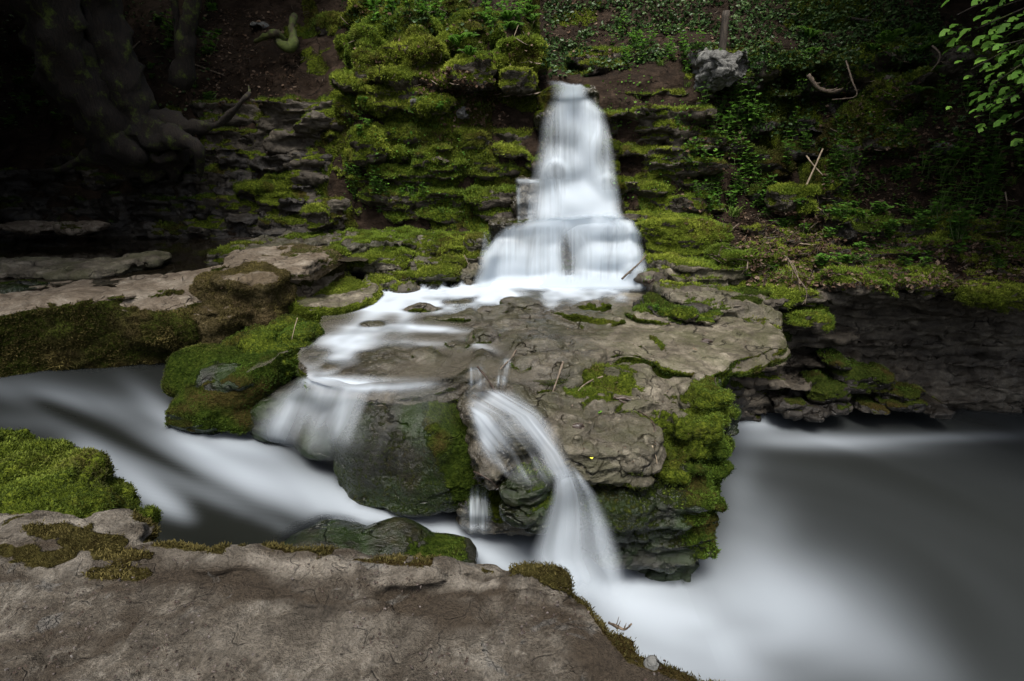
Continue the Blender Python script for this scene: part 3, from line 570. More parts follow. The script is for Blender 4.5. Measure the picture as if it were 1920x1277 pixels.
# stepping rocks beside the lower fall
for i, (es, b, lab) in enumerate([
    ([(725, 455, 6.75, 62, 14, .4, .4), (690, 470, 6.6, 45, 16, .35, .4)], .1, 'mossy slab on the upper step behind the big tan ledge'),
    ([(810, 463, 6.7, 26, 19, .3, .5)], .15, 'squarish moss topped stone in the middle of the steps'),
    ([(857, 470, 6.6, 30, 14, .3, .5), (850, 452, 6.75, 45, 9, .3, .5)], .1, 'flat topped stone just left of the lower fall'),
    ([(896, 450, 6.6, 24, 16, .3, .5), (895, 485, 6.4, 22, 14, .25, .5)], 0, 'dark wet stone with a trickle, hard against the lower fall'),
    ([(730, 492, 6.35, 45, 26, .35, .5), (690, 490, 6.3, 30, 18, .3, .6)], .35, 'steep rock draped in vivid green moss above the twig'),
    ([(800, 492, 6.35, 32, 11, .3, .5), (850, 490, 6.3, 26, 11, .25, .5)], .0, 'wet shining slab in the middle of the lower steps'),
    ([(800, 515, 6.1, 46, 13, .3, .5), (825, 510, 6.1, 38, 14, .3, .5)], .3, 'low mossy stone at the edge of the white pool'),
    ([(880, 515, 6.2, 22, 20, .3, .4)], -.4, 'bare brown block at the foot of the fall, left side'),
    ([(715, 528, 5.9, 32, 11, .25, .5), (758, 535, 5.85, 24, 11, .2, .6)], .0, 'long low rock reaching into the pool in front of the steps'),
    ([(640, 480, 6.3, 24, 18, .3, .4)], .2, 'mossy chunk tucked behind the right end of the tan ledge')]):
    lump('step_rock', es, .015, 'ledge', lab, moss=(b - .05, .55, 1.8), big=(.03, 1.6), strata=.02, wetf=lambda V, N: np.full(len(V), .6), tuft=rt, seed=70 + i)
S = Soup(); pblock(S, 640, 930, 470, 545, 6.5, .6); pblock(S, 1190, 1420, 500, 560, 6.2, .6)
rock('streambed', S, .03, 'ledge', kind='structure', moss=(-.3, .4, 1.6), wetf=lambda V, N: np.ones(len(V)), seed=81)
# ---- the big left ledge rocks
tt = (6500, .016, 'mossbrown', 3)
def q3(*a): return [P(p[0], p[1], d=p[2]) for p in a]
def polyd(pts): return np.array([P(p[0], p[1], d=p[2])[:2] for p in pts])
S = Soup()
prism(S, polyd([(-260, 610, 3.5), (0, 600, 3.82), (120, 560, 4.1), (280, 530, 4.4), (405, 520, 4.75), (425, 500, 5.2), (330, 498, 5.4), (200, 510, 5.1), (-100, 560, 4.7), (-350, 600, 4.2)]), -.35, .37, r=.07, layers=1, jut=.0, zf=lambda x, y: .012 * (x + 2.4) + .0 * y, wob=.05)
ell(S, 200, 600, 4.55, 190, 58, .35, .7); ell(S, 350, 570, 4.85, 70, 55, .4, .6)
rock('ledge_rock', S, .02, 'tan', 'huge left ledge with pale dry top and shaggy dark moss face over the stream', moss=(.75, -.3, 1.2), big=(.06, 1.2), strata=.008, mid=(.03, 4), tuft=(9000, .02, 'mossbrown', 3), seed=90, chunk=(.02, 3, .01), mossf=lambda V, N: 1 - sstep(.55, .8, N[:, 2] + .15 * fbm(V, 4, 3, 8)) * sstep(.2, .26, V[:, 2] - .012 * (V[:, 0] + 2.4)))
lump('ledge_rock', [(460, 530, 4.75, 45, 26, .3, .5), (495, 545, 4.7, 40, 38, .3, .5), (425, 545, 4.8, 40, 30, .3, .5), (440, 580, 4.65, 48, 20, .3, .5), (430, 610, 4.65, 55, 40, .35, .5), (505, 580, 4.7, 35, 32, .3, .5)], .016, 'fur', 'knobbly tan end of the left ledge, rounded shelves furred with brown moss', moss=(.5, -.35, 1.6), big=(.03, 1.8), mid=(.02, 5), strata=.008, chunk=(.012, 4, .01), tuft=(9000, .012, 'mossbrown', 3), seed=91)
S = Soup()
prism(S, polyd([(400, 508, 5.0), (480, 500, 5.2), (570, 505, 5.15), (632, 470, 5.9), (640, 465, 6.2), (560, 462, 6.5), (430, 485, 6.0)]), -.05, .44, r=.05, layers=3, jut=.03, wob=.04)
rock('ledge_rock', S, .018, 'tan', 'flat pale slab behind the knobbly rocks, its right corner pointing at the fall', moss=(.12, -.45, 1.5), big=(.04, 1.5), strata=.012, chunk=(.015, 3, .008), tuft=(7500, .013, 'mossdry', 3), seed=92)
S = Soup()
prism(S, polyd([(540, 600, 4.75), (640, 600, 4.8), (700, 570, 5.15), (712, 540, 5.6), (640, 510, 6.1), (540, 525, 5.6)]), -.25, .12, r=.06, layers=2, jut=.02, zf=lambda x, y: .03 * (y - 5), wob=.05)

rock('ledge_rock', S, .016, 'ledge', 'rounded terrace rock with vivid green moss skirt dropping into the pool channel', moss=(.5, -.55, 1.6), big=(.04, 1.5), strata=.015, chunk=(.012, 4, .01), tuft=(8500, .017, 'moss', 3), seed=93, wetf=lambda V, N: np.full(len(V), .2))
gm = (9500, .014, 'mossnear', 3)
lump('mossy_rock', [(570, 650, 4.2, 34, 42, .2, .7), (540, 620, 4.4, 30, 25, .2, .7)], .013, 'cliff', 'rounded green moss rock with a pale twig, right end of the left bank', moss=(.6, .2, 1.5), strata=.006, tuft=gm, seed=94, big=(.04, 2))
lump('mossy_rock', [(490, 645, 4.25, 40, 26, .2, .7), (520, 670, 4.1, 42, 35, .2, .7), (465, 660, 4.25, 30, 25, .2, .7)], .013, 'cliff', 'cluster of green moss lumps tucked under the knobbly tan rock', moss=(.5, .2, 1.5), strata=.006, tuft=gm, seed=95, big=(.04, 2))
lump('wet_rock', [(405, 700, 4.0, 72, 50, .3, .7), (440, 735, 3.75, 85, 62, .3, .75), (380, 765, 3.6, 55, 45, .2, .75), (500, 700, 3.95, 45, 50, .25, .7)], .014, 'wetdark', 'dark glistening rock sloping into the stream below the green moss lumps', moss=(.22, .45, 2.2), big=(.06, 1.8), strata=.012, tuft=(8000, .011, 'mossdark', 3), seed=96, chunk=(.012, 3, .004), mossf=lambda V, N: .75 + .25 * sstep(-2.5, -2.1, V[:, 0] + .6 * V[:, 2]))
0 and lump('wet_rock', [(190, 700, 3.95, 90, 8, .2, .6)], .016, 'wetdark', 'low wet foot stone under the huge left ledge', moss=(-.2, .3, 1.8), seed=97)
# ------------------------------------------------------------------ the middle ledge and what stands in front of it
S = Soup()
edge = pz([(575, 700), (650, 722), (760, 726), (850, 712), (880, 690), (930, 694), (1000, 703), (1060, 706), (1100, 690), (1140, 670), (1190, 666), (1250, 698), (1320, 715), (1355, 700), (1385, 676), (1430, 670), (1472, 648), (1476, 634), (1440, 612), (1390, 595), (1400, 560), (1330, 530), (1200, 515), (850, 515), (700, 530), (600, 600), (560, 660)], 0)
prism(S, edge, -.17, 0.0, r=.04, layers=2, jut=.03, wob=.05, zf=lambda x, y: -.03 + .065 * sstep(-.1, 1.0, x) - .05 * sstep(-.2, -1.2, x) * sstep(4.2, 3.4, y))
prism(S, (edge - np.array([0, 4.6])) * np.array([.86, .78]) + np.array([0, 4.95]), -.75, -.15, r=.05, layers=3, jut=.05, wob=.06)
for (px, py, rx, rz, zz) in [(850, 598, 62, 13, .0), (790, 585, 50, 10, -.01), (920, 590, 50, 9, .0), (990, 578, 55, 10, .005), (1060, 592, 50, 12, .01), (905, 637, 44, 18, .0), (960, 615, 50, 13, -.01), (1010, 650, 65, 20, .0), (1120, 600, 80, 22, .01), (1100, 580, 60, 10, .02), (1230, 600, 90, 16, .02), (730, 680, 75, 36, -.08), (650, 690, 45, 30, -.11), (800, 668, 36, 26, -.04), (830, 690, 30, 30, -.08), (770, 700, 50, 24, -.1), (700, 620, 40, 12, -.05), (640, 620, 40, 14, -.06), (985, 690, 48, 22, -.05), (900, 678, 28, 22, -.05), (860, 655, 40, 16, -.03), (1290, 590, 60, 12, .02), (1160, 650, 60, 14, .0), (1060, 680, 40, 18, -.03)]:
    c = P(px, py, z=zz); k = (c[1] * cT - (c[2] - CAM[2]) * sT) / FPX; block(S, (c[0], c[1], c[2] - .02), (rx * k * .8, rz * k * 1.8, .1), .95, random.uniform(-.4, .4), .18)
def rough_top(V):
    p = V * 1.0; V = V.copy(); up = sstep(-.2, -.08, V[:, 2])
    V[:, 2] += up * (.022 * fbm(p, 3.2, 3, 91) - .012 * np.abs(fbm(p, 5.0, 3, 92))); return V
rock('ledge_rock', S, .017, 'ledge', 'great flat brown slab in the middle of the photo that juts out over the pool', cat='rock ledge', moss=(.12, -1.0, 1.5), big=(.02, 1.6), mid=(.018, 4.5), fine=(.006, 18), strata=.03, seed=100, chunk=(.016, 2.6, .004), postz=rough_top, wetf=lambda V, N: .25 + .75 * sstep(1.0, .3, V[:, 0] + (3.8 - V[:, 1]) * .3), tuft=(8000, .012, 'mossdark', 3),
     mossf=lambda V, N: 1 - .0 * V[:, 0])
lump('ledge_rock', [(1310, 590, 4.55, 42, 9, .12, .8), (1245, 583, 4.7, 50, 8, .12, .8)], .013, 'ledge', 'low green tinged hump of rock with bright moss at the back of the great slab', moss=(.2, .3, 1.6), big=(.02, 2), tuft=gm, seed=101)
S = Soup(); block(S, (-.78, 3.36, -.5), (.52, .42, .42), .55, -.08, .08, (0, .18)); block(S, (-.6, 3.2, -.6), (.38, .3, .38), .7, 0, .1)
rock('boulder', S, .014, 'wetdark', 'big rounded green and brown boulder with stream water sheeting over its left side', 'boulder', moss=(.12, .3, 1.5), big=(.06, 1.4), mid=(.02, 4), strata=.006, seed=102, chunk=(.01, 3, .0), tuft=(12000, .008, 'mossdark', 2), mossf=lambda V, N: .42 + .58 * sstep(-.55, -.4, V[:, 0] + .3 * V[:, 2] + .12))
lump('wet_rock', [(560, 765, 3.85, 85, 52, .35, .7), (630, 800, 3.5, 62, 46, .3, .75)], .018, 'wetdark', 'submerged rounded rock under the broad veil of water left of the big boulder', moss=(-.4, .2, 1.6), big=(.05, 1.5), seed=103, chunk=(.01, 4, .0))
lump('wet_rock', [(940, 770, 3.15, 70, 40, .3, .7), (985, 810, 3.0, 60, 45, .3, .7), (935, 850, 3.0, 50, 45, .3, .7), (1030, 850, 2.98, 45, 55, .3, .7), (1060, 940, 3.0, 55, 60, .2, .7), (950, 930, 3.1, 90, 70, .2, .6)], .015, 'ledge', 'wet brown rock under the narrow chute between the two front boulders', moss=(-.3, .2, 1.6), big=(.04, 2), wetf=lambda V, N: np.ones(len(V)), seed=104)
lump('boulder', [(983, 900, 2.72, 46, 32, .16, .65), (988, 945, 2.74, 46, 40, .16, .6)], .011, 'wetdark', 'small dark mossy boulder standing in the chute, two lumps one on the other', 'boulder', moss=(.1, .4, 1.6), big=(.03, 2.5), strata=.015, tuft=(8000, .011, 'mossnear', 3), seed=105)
S = Soup()
for e in [(1110, 812, 2.98, 108, 34, .32, .5, 0, (0, .1)), (1060, 800, 3.0, 60, 32, .25, .7), (1130, 850, 2.85, 76, 34, .22, .55), (1180, 820, 2.95, 40, 36, .2, .6)]: ell(S, *e)
rock('boulder', S, .011, 'ledge', 'sloping brown boulder below the great slab carrying a fresh yellow leaf', 'boulder', moss=(-.12, -.1, 1.7), big=(.04, 1.8), mid=(.025, 5), strata=.02, seed=106, wetf=lambda V, N: np.full(len(V), .6), tuft=(9000, .012, 'mossnear', 3))
S = Soup()
for e in [(1170, 740, 3.35, 75, 24, .25, .6, 0, (0, .3)), (1230, 765, 3.3, 60, 38, .25, .6, 0, (0, .3)), (1290, 800, 3.12, 45, 34, .25, .6), (1255, 850, 3.0, 30, 30, .2, .6), (1310, 750, 3.3, 48, 40, .25, .6), (1210, 800, 3.1, 40, 30, .2, .6)]: ell(S, *e)
rock('mossy_rock', S, .012, 'ledge', 'stepped boulder with light green moss running down from under the great slab', 'rock', moss=(.22, .2, 1.7), big=(.05, 1.8), mid=(.03, 5), strata=.025, seed=107, wetf=lambda V, N: np.full(len(V), .4), tuft=(9000, .012, 'mossnear', 3))
S = Soup()
for e in [(1314, 765, 3.5, 40, 60, .3, .5), (1300, 860, 3.15, 38, 62, .25, .5), (1300, 960, 3.0, 34, 62, .2, .45), (1290, 880, 2.92, 40, 32, .2, .6), (1262, 930, 2.85, 50, 38, .2, .6), (1150, 930, 2.82, 60, 34, .2, .55), (1200, 960, 2.84, 90, 40, .2, .5), (1270, 1005, 2.85, 72, 26, .17, .4), (1190, 1010, 2.9, 75, 28, .2, .4), (1215, 895, 2.95, 60, 34, .2, .5), (1240, 1070, 3.02, 66, 50, .2, .5), (1215, 1100, 2.95, 50, 22, .2, .5), (1200, 1050, 3.2, 120, 80, .2, .5)]: ell(S, *e)
block(S, (.75, 3.6, -1.0), (.6, .5, .6), .3)
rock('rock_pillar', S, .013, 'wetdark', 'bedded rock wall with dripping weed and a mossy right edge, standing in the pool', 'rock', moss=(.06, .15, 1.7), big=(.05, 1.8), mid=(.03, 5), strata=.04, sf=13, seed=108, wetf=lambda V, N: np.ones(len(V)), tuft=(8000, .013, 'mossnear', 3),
     mossf=lambda V, N: .45 + .55 * sstep(1270, 1330, toPx(V)[0]) - .5 * sstep(-.98, -1.08, V[:, 2]))
lump('wet_rock', [(690, 1065, 2.62, 120, 84, .32, .85), (800, 1075, 2.5, 100, 34, .3, .7), (640, 1060, 2.6, 110, 60, .3, .8)], .013, 'wetdark', 'smooth dark green boulder half under the stream, just past the foreground stone', 'boulder', moss=(-.2, .2, 1.6), big=(.03, 2), strata=.004, seed=109, chunk=(.004, 4, .0), tuft=(6000, .012, 'mossdark', 2), mossf=lambda V, N: sstep(-.8, -.6, V[:, 0]) * .9)
# foreground stone
fe = [(-700, 900), (-250, 925), (0, 962), (60, 955), (130, 957), (200, 985), (280, 1008), (420, 1026), (560, 1040), (640, 1034), (760, 1046), (900, 1058), (1000, 1075), (1060, 1095), (1095, 1120), (1130, 1165), (1180, 1205), (1260, 1235), (1400, 1277), (1500, 1420)]
fp = pz(fe, .52)
pl = np.concatenate([fp, np.array([[.55, .1], [.5, -.9], [-2.4, -.9], [-2.6, .8]])])
S = Soup()
prism(S, pl, .15, .52, r=.035, layers=2, jut=.01, step=.03, wob=.02, zf=lambda x, y: -.06 * sstep(1.0, .1, y) + .0 * x)
for (px, py, rx, rz, h) in [(150, 990, 150, 30, .045), (500, 1060, 210, 26, .04), (800, 1085, 130, 30, .05), (960, 1100, 110, 34, .06), (700, 1075, 90, 22, .045), (330, 1035, 70, 14, .03), (890, 1160, 60, 14, .02), (560, 1140, 260, 46, .022), (1000, 1200, 180, 40, .02), (40, 1010, 90, 40, .04)]:
    c = P(px, py, z=.52); k = (c[1] * cT - (c[2] - CAM[2]) * sT) / FPX; block(S, (c[0], c[1], .5), (rx * k, rz * k * 1.3, h), .9, random.uniform(-.1, .1), .2)
def fore_post(V):
    V = V.copy(); up = sstep(.35, .45, V[:, 2]); a = fbm(V, 4.5, 4, 95); b = fbm(V * np.array([1, 1.4, 1]), 13, 4, 96)
    cr = np.abs(fbm(V * np.array([.8, 1.9, 1]), 2.6, 4, 97))
    e = fbm(V * np.array([1, 1.6, 1]), 30, 4, 94); tr = np.floor((a + 1) * 5) / 5 * .03; q1, q2 = toPx(V); dc = q2 - np.interp(q1, [0, 200, 330, 560, 760, 900, 1060, 1200], [1072, 1088, 1070, 1108, 1126, 1150, 1166, 1235]) + 34 * fbm(V, 9, 4, 90); on = sstep(-50, 60, q1)
    V[:, 2] += on * up * (.016 * sstep(9, -9, dc) - .024 * np.exp(-(dc / 8) ** 2)); V[:, 2] += up * (.014 * a + .013 * b + .008 * e + tr - .04 * (1 - sstep(0, .08, cr))); return V
def fdirt(V, N):
    a = fbm(V, 4.5, 4, 95); cr = np.abs(fbm(V * np.array([.8, 1.9, 1]), 2.6, 4, 97)); px, py = toPx(V); G = lambda a_, b_, c_, d_, e_, f_: np.exp(-((a_ - c_) / e_) ** 2)
    return sstep(.08, .0, cr) * .8 + sstep(-.1, -.35, a) * .5 + .8 * G(py - np.interp(px, [a_ for a_, b_ in fe], [b_ for a_, b_ in fe]) + 60 * a, 0, 70, 0, 22, 1) + .8 * np.exp(-((py - np.interp(px, [0, 200, 330, 560, 760, 900, 1060, 1200], [1072, 1088, 1070, 1108, 1126, 1150, 1166, 1235]) + 34 * fbm(V, 9, 4, 90) - 6) / 15) ** 2) + .6 * sstep(1050, 1150, px) + .45 * fbm(V, 9, 4, 98)
def fpale(V, N):
    px, py = toPx(V); e = py - np.interp(px, [a for a, b in fe], [b for a, b in fe]); n = fbm(V, 7, 4, 92)
    return .9 * sstep(0, 10, e) * sstep(75, 25, e + 60 * n) * sstep(-.25, .1, fbm(V, 14, 3, 93)) + .35 * sstep(.12, .3, fbm(V, 3.5, 4, 91))
def fmoss(V, N):
    px, py = toPx(V); out = sstep(-40, 0, 0 * px) * 0
    edge_y = np.interp(px, [a for a, b in fe], [b for a, b in fe])
    near = sstep(26, 4, py - edge_y); n = fbm(V, 9, 3, 99)
    out = near * sstep(-.15, .15, n) * np.where(px < 250, .25, 1)
    for (cx, cy, ax, ay) in [(60, 990, 70, 22), (20, 1030, 55, 26), (170, 1018, 60, 12), (250, 1040, 70, 10), (210, 1075, 60, 12), (110, 1045, 40, 14)]:
        out = np.maximum(out, sstep(1.3, .6, np.hypot((px - cx) / ax, (py - cy) / ay) + 1.3 * n))
    return np.clip(out + sstep(1080, 1180, px) * sstep(60, 20, py - edge_y) * .8, 0, 1)
rock('foreground_rock', S, .0085, 'fore', 'broad weathered brown stone with pale flaking patches filling the bottom of the photo', moss=(5, 0, 1.5), big=(.012, 2), mid=(.008, 7), fine=(.0025, 30), strata=.006, sm=1, chunk=(.012, 5, .006), dirtf=fdirt, palef=fpale, mossf=fmoss, seed=110, tuft=(45000, .0075, 'mossbrown', 3))
lump('mossy_boulder', [(30, 905, 1.62, 85, 72, .16, .85), (-60, 900, 1.6, 90, 90, .2, .8), (112, 925, 1.58, 80, 55, .14, .85), (165, 962, 1.55, 78, 42, .14, .85), (225, 985, 1.5, 50, 26, .1, .85), (80, 985, 1.4, 120, 60, .16, .8), (190, 985, 1.52, 60, 32, .12, .8)], .009, 'cliff', 'lush green mossy boulder at the left edge just behind the foreground stone', 'boulder', moss=(.8, .2, 1.5), strata=.003, chunk=(.012, 9, .012), big=(.02, 3), mid=(.012, 9), tuft=(26000, .0095, 'mossnear', 3), seed=111)
S = Soup(); prism(S, (fp[1:] * np.array([.93, .93])).tolist() + [[.4, -.8], [-2.2, -.8]], -1.7, .18, r=.05, layers=5, jut=.06, wob=.06, shrink=.1)
rock('streambed', S, .04, 'wetdark', kind='structure', moss=(-.4, .2, 1.5), strata=.04, seed=112)
S = Soup()
for (x, y, z, rx, ry, rz) in [(-4.8, 1.9, -.75, 1.6, .8, .5), (-2.9, 1.5, -.95, .8, .5, .5)]: block(S, (x, y, z), (rx, ry, rz), .6)
rock('streambed', S, .04, 'wetdark', kind='structure', moss=(-.3, .2, 1.5), seed=113)
# ------------------------------------------------------------------ water
pend = []
def blur(a, n):
    for _ in range(n):
        a = np.pad(a, ((1, 1), (0, 0)), mode='edge'); a = .25 * a[:-2] + .5 * a[1:-1] + .25 * a[2:]
        a = np.pad(a, ((0, 0), (1, 1)), mode='edge'); a = .25 * a[:, :-2] + .5 * a[:, 1:-1] + .25 * a[:, 2:]
    return a
vl = bpy.context.view_layer
def cast_grid(PX, PY):
    vl.update(); dg = bpy.context.evaluated_depsgraph_get(); D = raydir(PX.ravel(), PY.ravel()); D /= np.linalg.norm(D, axis=1, keepdims=True)
    T = np.full(len(D), np.nan); o = Vector(CAM)
    D0 = D * 2.15
    for i, d in enumerate(D):
        h, loc, *_ = sc.ray_cast(dg, o + Vector(D0[i]), Vector(d))
        if h: T[i] = (loc - o).length
    return T.reshape(PX.shape), D.reshape(PX.shape + (3,))
def drape(name, rows, nu, nv, fn, off=.03, nb=12, mat='water', layers=((0, 1.0, 0),), tmax=None, **tags):
    """rows: (py, left px, right px); the sheet follows the rock below it like running water"""
    rows = np.array(rows, float); v = np.linspace(0, 1, nv); s = np.linspace(0, 1, nu)
    ry = np.interp(v, np.linspace(0, 1, len(rows)), rows[:, 0]) if False else np.linspace(rows[0, 0], rows[-1, 0], nv)
    L = np.interp(ry, rows[:, 0], rows[:, 1]); Rr = np.interp(ry, rows[:, 0], rows[:, 2])
    k = max(3, nv // 25); ker = np.ones(2 * k + 1) / (2 * k + 1)
    L = np.convolve(np.pad(L, k, mode='edge'), ker, 'valid'); Rr = np.convolve(np.pad(Rr, k, mode='edge'), ker, 'valid')
    PX = L[:, None] + (Rr - L)[:, None] * s[None]; PY = np.repeat(ry[:, None], nu, 1)
    T, D = cast_grid(PX, PY); m = np.nanmedian(T); T = np.where(np.isnan(T), m, T)
    T = np.clip(T, np.percentile(T, 3), np.percentile(T, 97))
    if tmax: T = np.minimum(T, tmax)
    kk = max(1, int((nb / 2) ** .5 * 1.2)); T = blur(T, 2)
    for _ in range(kk):
        T = np.minimum(T, np.minimum(np.roll(T, 1, 0), np.roll(T, -1, 0)) + .0) if _ % 2 else T
        P_ = np.pad(T, 1, mode='edge'); T = np.minimum.reduce([P_[1:-1, 1:-1], P_[:-2, 1:-1], P_[2:, 1:-1], P_[1:-1, :-2], P_[1:-1, 2:]])
    T = blur(T, nb)
    VV = []; FF = []; A = []; Fo = []; n0 = 0
    for (o_, am, seed) in layers:
        V = CAM + D * (T - off - o_)[..., None]
        al, fo = fn(PX, PY, s[None] + 0 * PX, v[:, None] + 0 * PX, seed)
        V = V.reshape(-1, 3); i = np.arange(len(V)).reshape(PX.shape)
        VV.append(V); FF.append(np.stack([i[1:, :-1], i[1:, 1:], i[:-1, 1:], i[:-1, :-1]], -1).reshape(-1, 4) + n0); n0 += len(V)
        A.append(np.clip(al * am, 0, 1).ravel()); Fo.append(np.clip(fo, 0, 1).ravel())
    VV = np.concatenate(VV); org = np.array([VV[:, 0].mean(), VV[:, 1].mean(), VV[:, 2].min()])
    me = mesh_np(name, VV, np.concatenate(FF), {'alpha': np.concatenate(A), 'foam': np.concatenate(Fo)}, True, M[mat], org)
    pend.append((name, me, org, tags))
def n2(a, b, s, o=3):
    return fbm(np.stack([a.ravel(), b.ravel(), 0 * a.ravel()], 1), 1, o, s).reshape(a.shape)
G = lambda px, py, cx, cy, rx, ry, rot=0: np.exp(-((((px - cx) * math.cos(rot) + (py - cy) * math.sin(rot)) / rx) ** 2 + ((-(px - cx) * math.sin(rot) + (py - cy) * math.cos(rot)) / ry) ** 2))
def edge_s(s, w=.12): return sstep(0, w, s) * sstep(1, 1 - w, s)
def fall_upper(px, py, s, v, seed):
    st = n2(px * .08 + 2 * n2(px * .01, py * .01, 3), py * .005, 200 + seed, 4)
    L = np.interp(py, [148, 163, 185, 205, 250, 300, 335, 420], [1024, 1034, 1034, 1024, 1014, 1004, 998, 990]) + 5 * n2(0 * px, py * .03, 9)
    Rr = np.interp(py, [148, 165, 178, 195, 210, 250, 300, 350, 420], [1106, 1108, 1104, 1120, 1136, 1144, 1150, 1158, 1172]) + 5 * n2(0 * px, py * .03, 10)
    a = sstep(-6, 42, px - L) * sstep(-4, 24, Rr - px)
    d = .8 + .5 * st + .22 * n2(px * .34, py * .004, 221 + seed)
    d += .6 * G(px, py, 1096, 290, 11, 110) + .45 * G(px, py, 1060, 190, 26, 40) + .3 * G(px, py, 1085, 165, 30, 14) - .35 * G(px, py, 1035, 250, 20, 40) - .3 * G(px, py, 1130, 290, 14, 40)
    ring = np.hypot((px - 1041) / 24, (py - 326) / 26); d += np.where(py < 336, .3 * np.exp(-((ring - 1) / .22) ** 2) - .2 * sstep(1, .5, ring), 0)
    ring = np.hypot((px - 1140) / 22, (py - 352) / 24); d += np.where(py < 356, .25 * np.exp(-((ring - 1) / .2) ** 2) - .15 * sstep(1, .5, ring), 0)
    d += .8 * G(px, py, 1100, 395, 62, 34) + .3 * G(px, py, 1095, 360, 30, 40)
    return a * np.clip(d, .06, 1) * sstep(-1, 5, py - 149 - .16 * (px - 1026) - 3 * n2(px * .08, 0 * px, 14)) * (.65 + .35 * sstep(165, 185, py)) * sstep(450, 415, py), .97 + 0 * px
ll = ((0, .85, 0), (.06, .7, 40))
drape('waterfall', [(146, 1018, 1116), (180, 1016, 1126), (210, 1010, 1148), (260, 1000, 1154), (330, 985, 1160), (400, 990, 1172), (450, 975, 1190)], 150, 280, fall_upper, .03, 260, layers=ll, label='tall silky white upper fall dropping down the stepped rock', cat='waterfall')
def fall_side(px, py, s, v, seed):
    st = n2(px * .12, py * .008, 230 + seed, 4)
    a = edge_s(s, .08) * sstep(332, 340, py) * (.12 + .75 * G(px, py, 1000, 338, 60, 5) + np.clip(st * 1.3, 0, 1) * .5 + .45 * G(px, py, 971, 380, 4, 50) + .5 * G(px, py, 994, 400, 6, 30))
    return a, .95 + 0 * px
drape('waterfall', [(330, 964, 1050), (418, 968, 1060)], 80, 80, fall_side, .02, 5, layers=((0, .8, 0),), label='thin lacy side fall trickling over the block left of the main fall', cat='waterfall')
def fall_lower(px, py, s, v, seed):
    st = n2(px * .07 + 1.5 * n2(px * .012, py * .01, 5), py * .007, 260 + seed, 4)
    L = np.interp(py, [405, 415, 430, 470, 480, 540], [965, 948, 930, 908, 900, 888]) + 5 * n2(0 * px, py * .03, 11)
    Rr = np.interp(py, [405, 415, 440, 480, 540], [1180, 1192, 1200, 1207, 1216]) + 3 * n2(0 * px, py * .05, 12)
    a = sstep(-4, 22, px - L) * sstep(-4, 16, Rr - px)
    d = .74 + .45 * st + .22 * n2(px * .3, py * .004, 281 + seed) + .5 * np.exp(-((py - 417) / 7) ** 2) + .35 * G(px, py, 1100, 415, 70, 14)
    d += -.5 * G(px, py, 1062, 472, 14, 34) - .35 * G(px, py, 1070, 505, 16, 26) - .2 * G(px, py, 985, 455, 30, 18) + .35 * G(px, py, 1120, 480, 12, 60) + .35 * G(px, py, 1180, 480, 16, 60) + .4 * G(px, py, 945, 510, 40, 36) + .3 * G(px, py, 1040, 480, 10, 50)
    d += .6 * sstep(512, 535, py)
    tc = np.interp(px, [880, 905, 930, 952, 1000, 1060, 1150, 1185, 1200, 1225], [500, 468, 436, 420, 408, 400, 400, 408, 424, 470]) + 5 * n2(px * .05, 0 * px, 13)
    a = a * sstep(-2, 16, py - tc) * sstep(548, 534, py)
    return a * np.clip(d, .1, 1), .97 + 0 * px
drape('waterfall', [(392, 955, 1190), (420, 930, 1200), (450, 905, 1212), (490, 885, 1218), (548, 872, 1228)], 230, 150, fall_lower, .04, 64, layers=ll, label='wide white lower curtain of the waterfall landing on the ledge', cat='waterfall')
# trickles at its left
def trick(px, py, s, v, seed): return edge_s(s, .3) * (.35 + .4 * n2(px * .3, py * .02, 300)) * sstep(0, .1, v), .95 + 0 * px
drape('trickle', [(432, 905, 925), (480, 898, 915)], 20, 40, trick, .015, 3, layers=((0, .8, 0),), label='thin trickle slipping over the dark step just left of the lower curtain', cat='trickle')
# water on the middle ledge: a nearly level sheet whose alpha follows its depth over the stone
def cast_down(X, Y, Z):
    vl.update(); dg = bpy.context.evaluated_depsgraph_get(); H = np.full(len(X), -9.0)
    for i in range(len(X)):
        h, loc, *_ = sc.ray_cast(dg, Vector((X[i], Y[i], Z[i])), Vector((0, 0, -1)))
        if h: H[i] = loc.z
    return H
xs = np.arange(-2.0, 2.2, .018); ys = np.arange(3.05, 6.7, .022); X, Y = np.meshgrid(xs, ys); pxx, pyy = toPx(np.stack([X, Y, 0 * X + .01], -1))
Hb = cast_down(X.ravel(), Y.ravel(), 0 * X.ravel() + .25).reshape(X.shape)
W = .004 + .014 * sstep(.4, -.4, X) + .05 * sstep(5.0, 6.4, Y) - .06 * sstep(-.3, -1.3, X) * sstep(4.6, 3.5, Y) + .006 * n2(X * 1.5, Y * 4, 401)
Hs = blur(np.where(Hb < -.2, W - .06, Hb), 8)
W = np.maximum(W, Hs - .012 - .05 * sstep(.6, 1.2, X + .25 * (4.6 - Y)))
dep = W - np.where(Hb < -.5, W - .08, Hb)
str_ = n2(X * 1.2 + 3 * n2(X * .5, Y * .5, 402), Y * 7 + 1.2 * n2(X * 1.2, Y, 403), 404, 4)
foam = 1.0 * sstep(612, 548, pyy + 34 * str_ + 10 * sstep(900, 700, pxx)) 
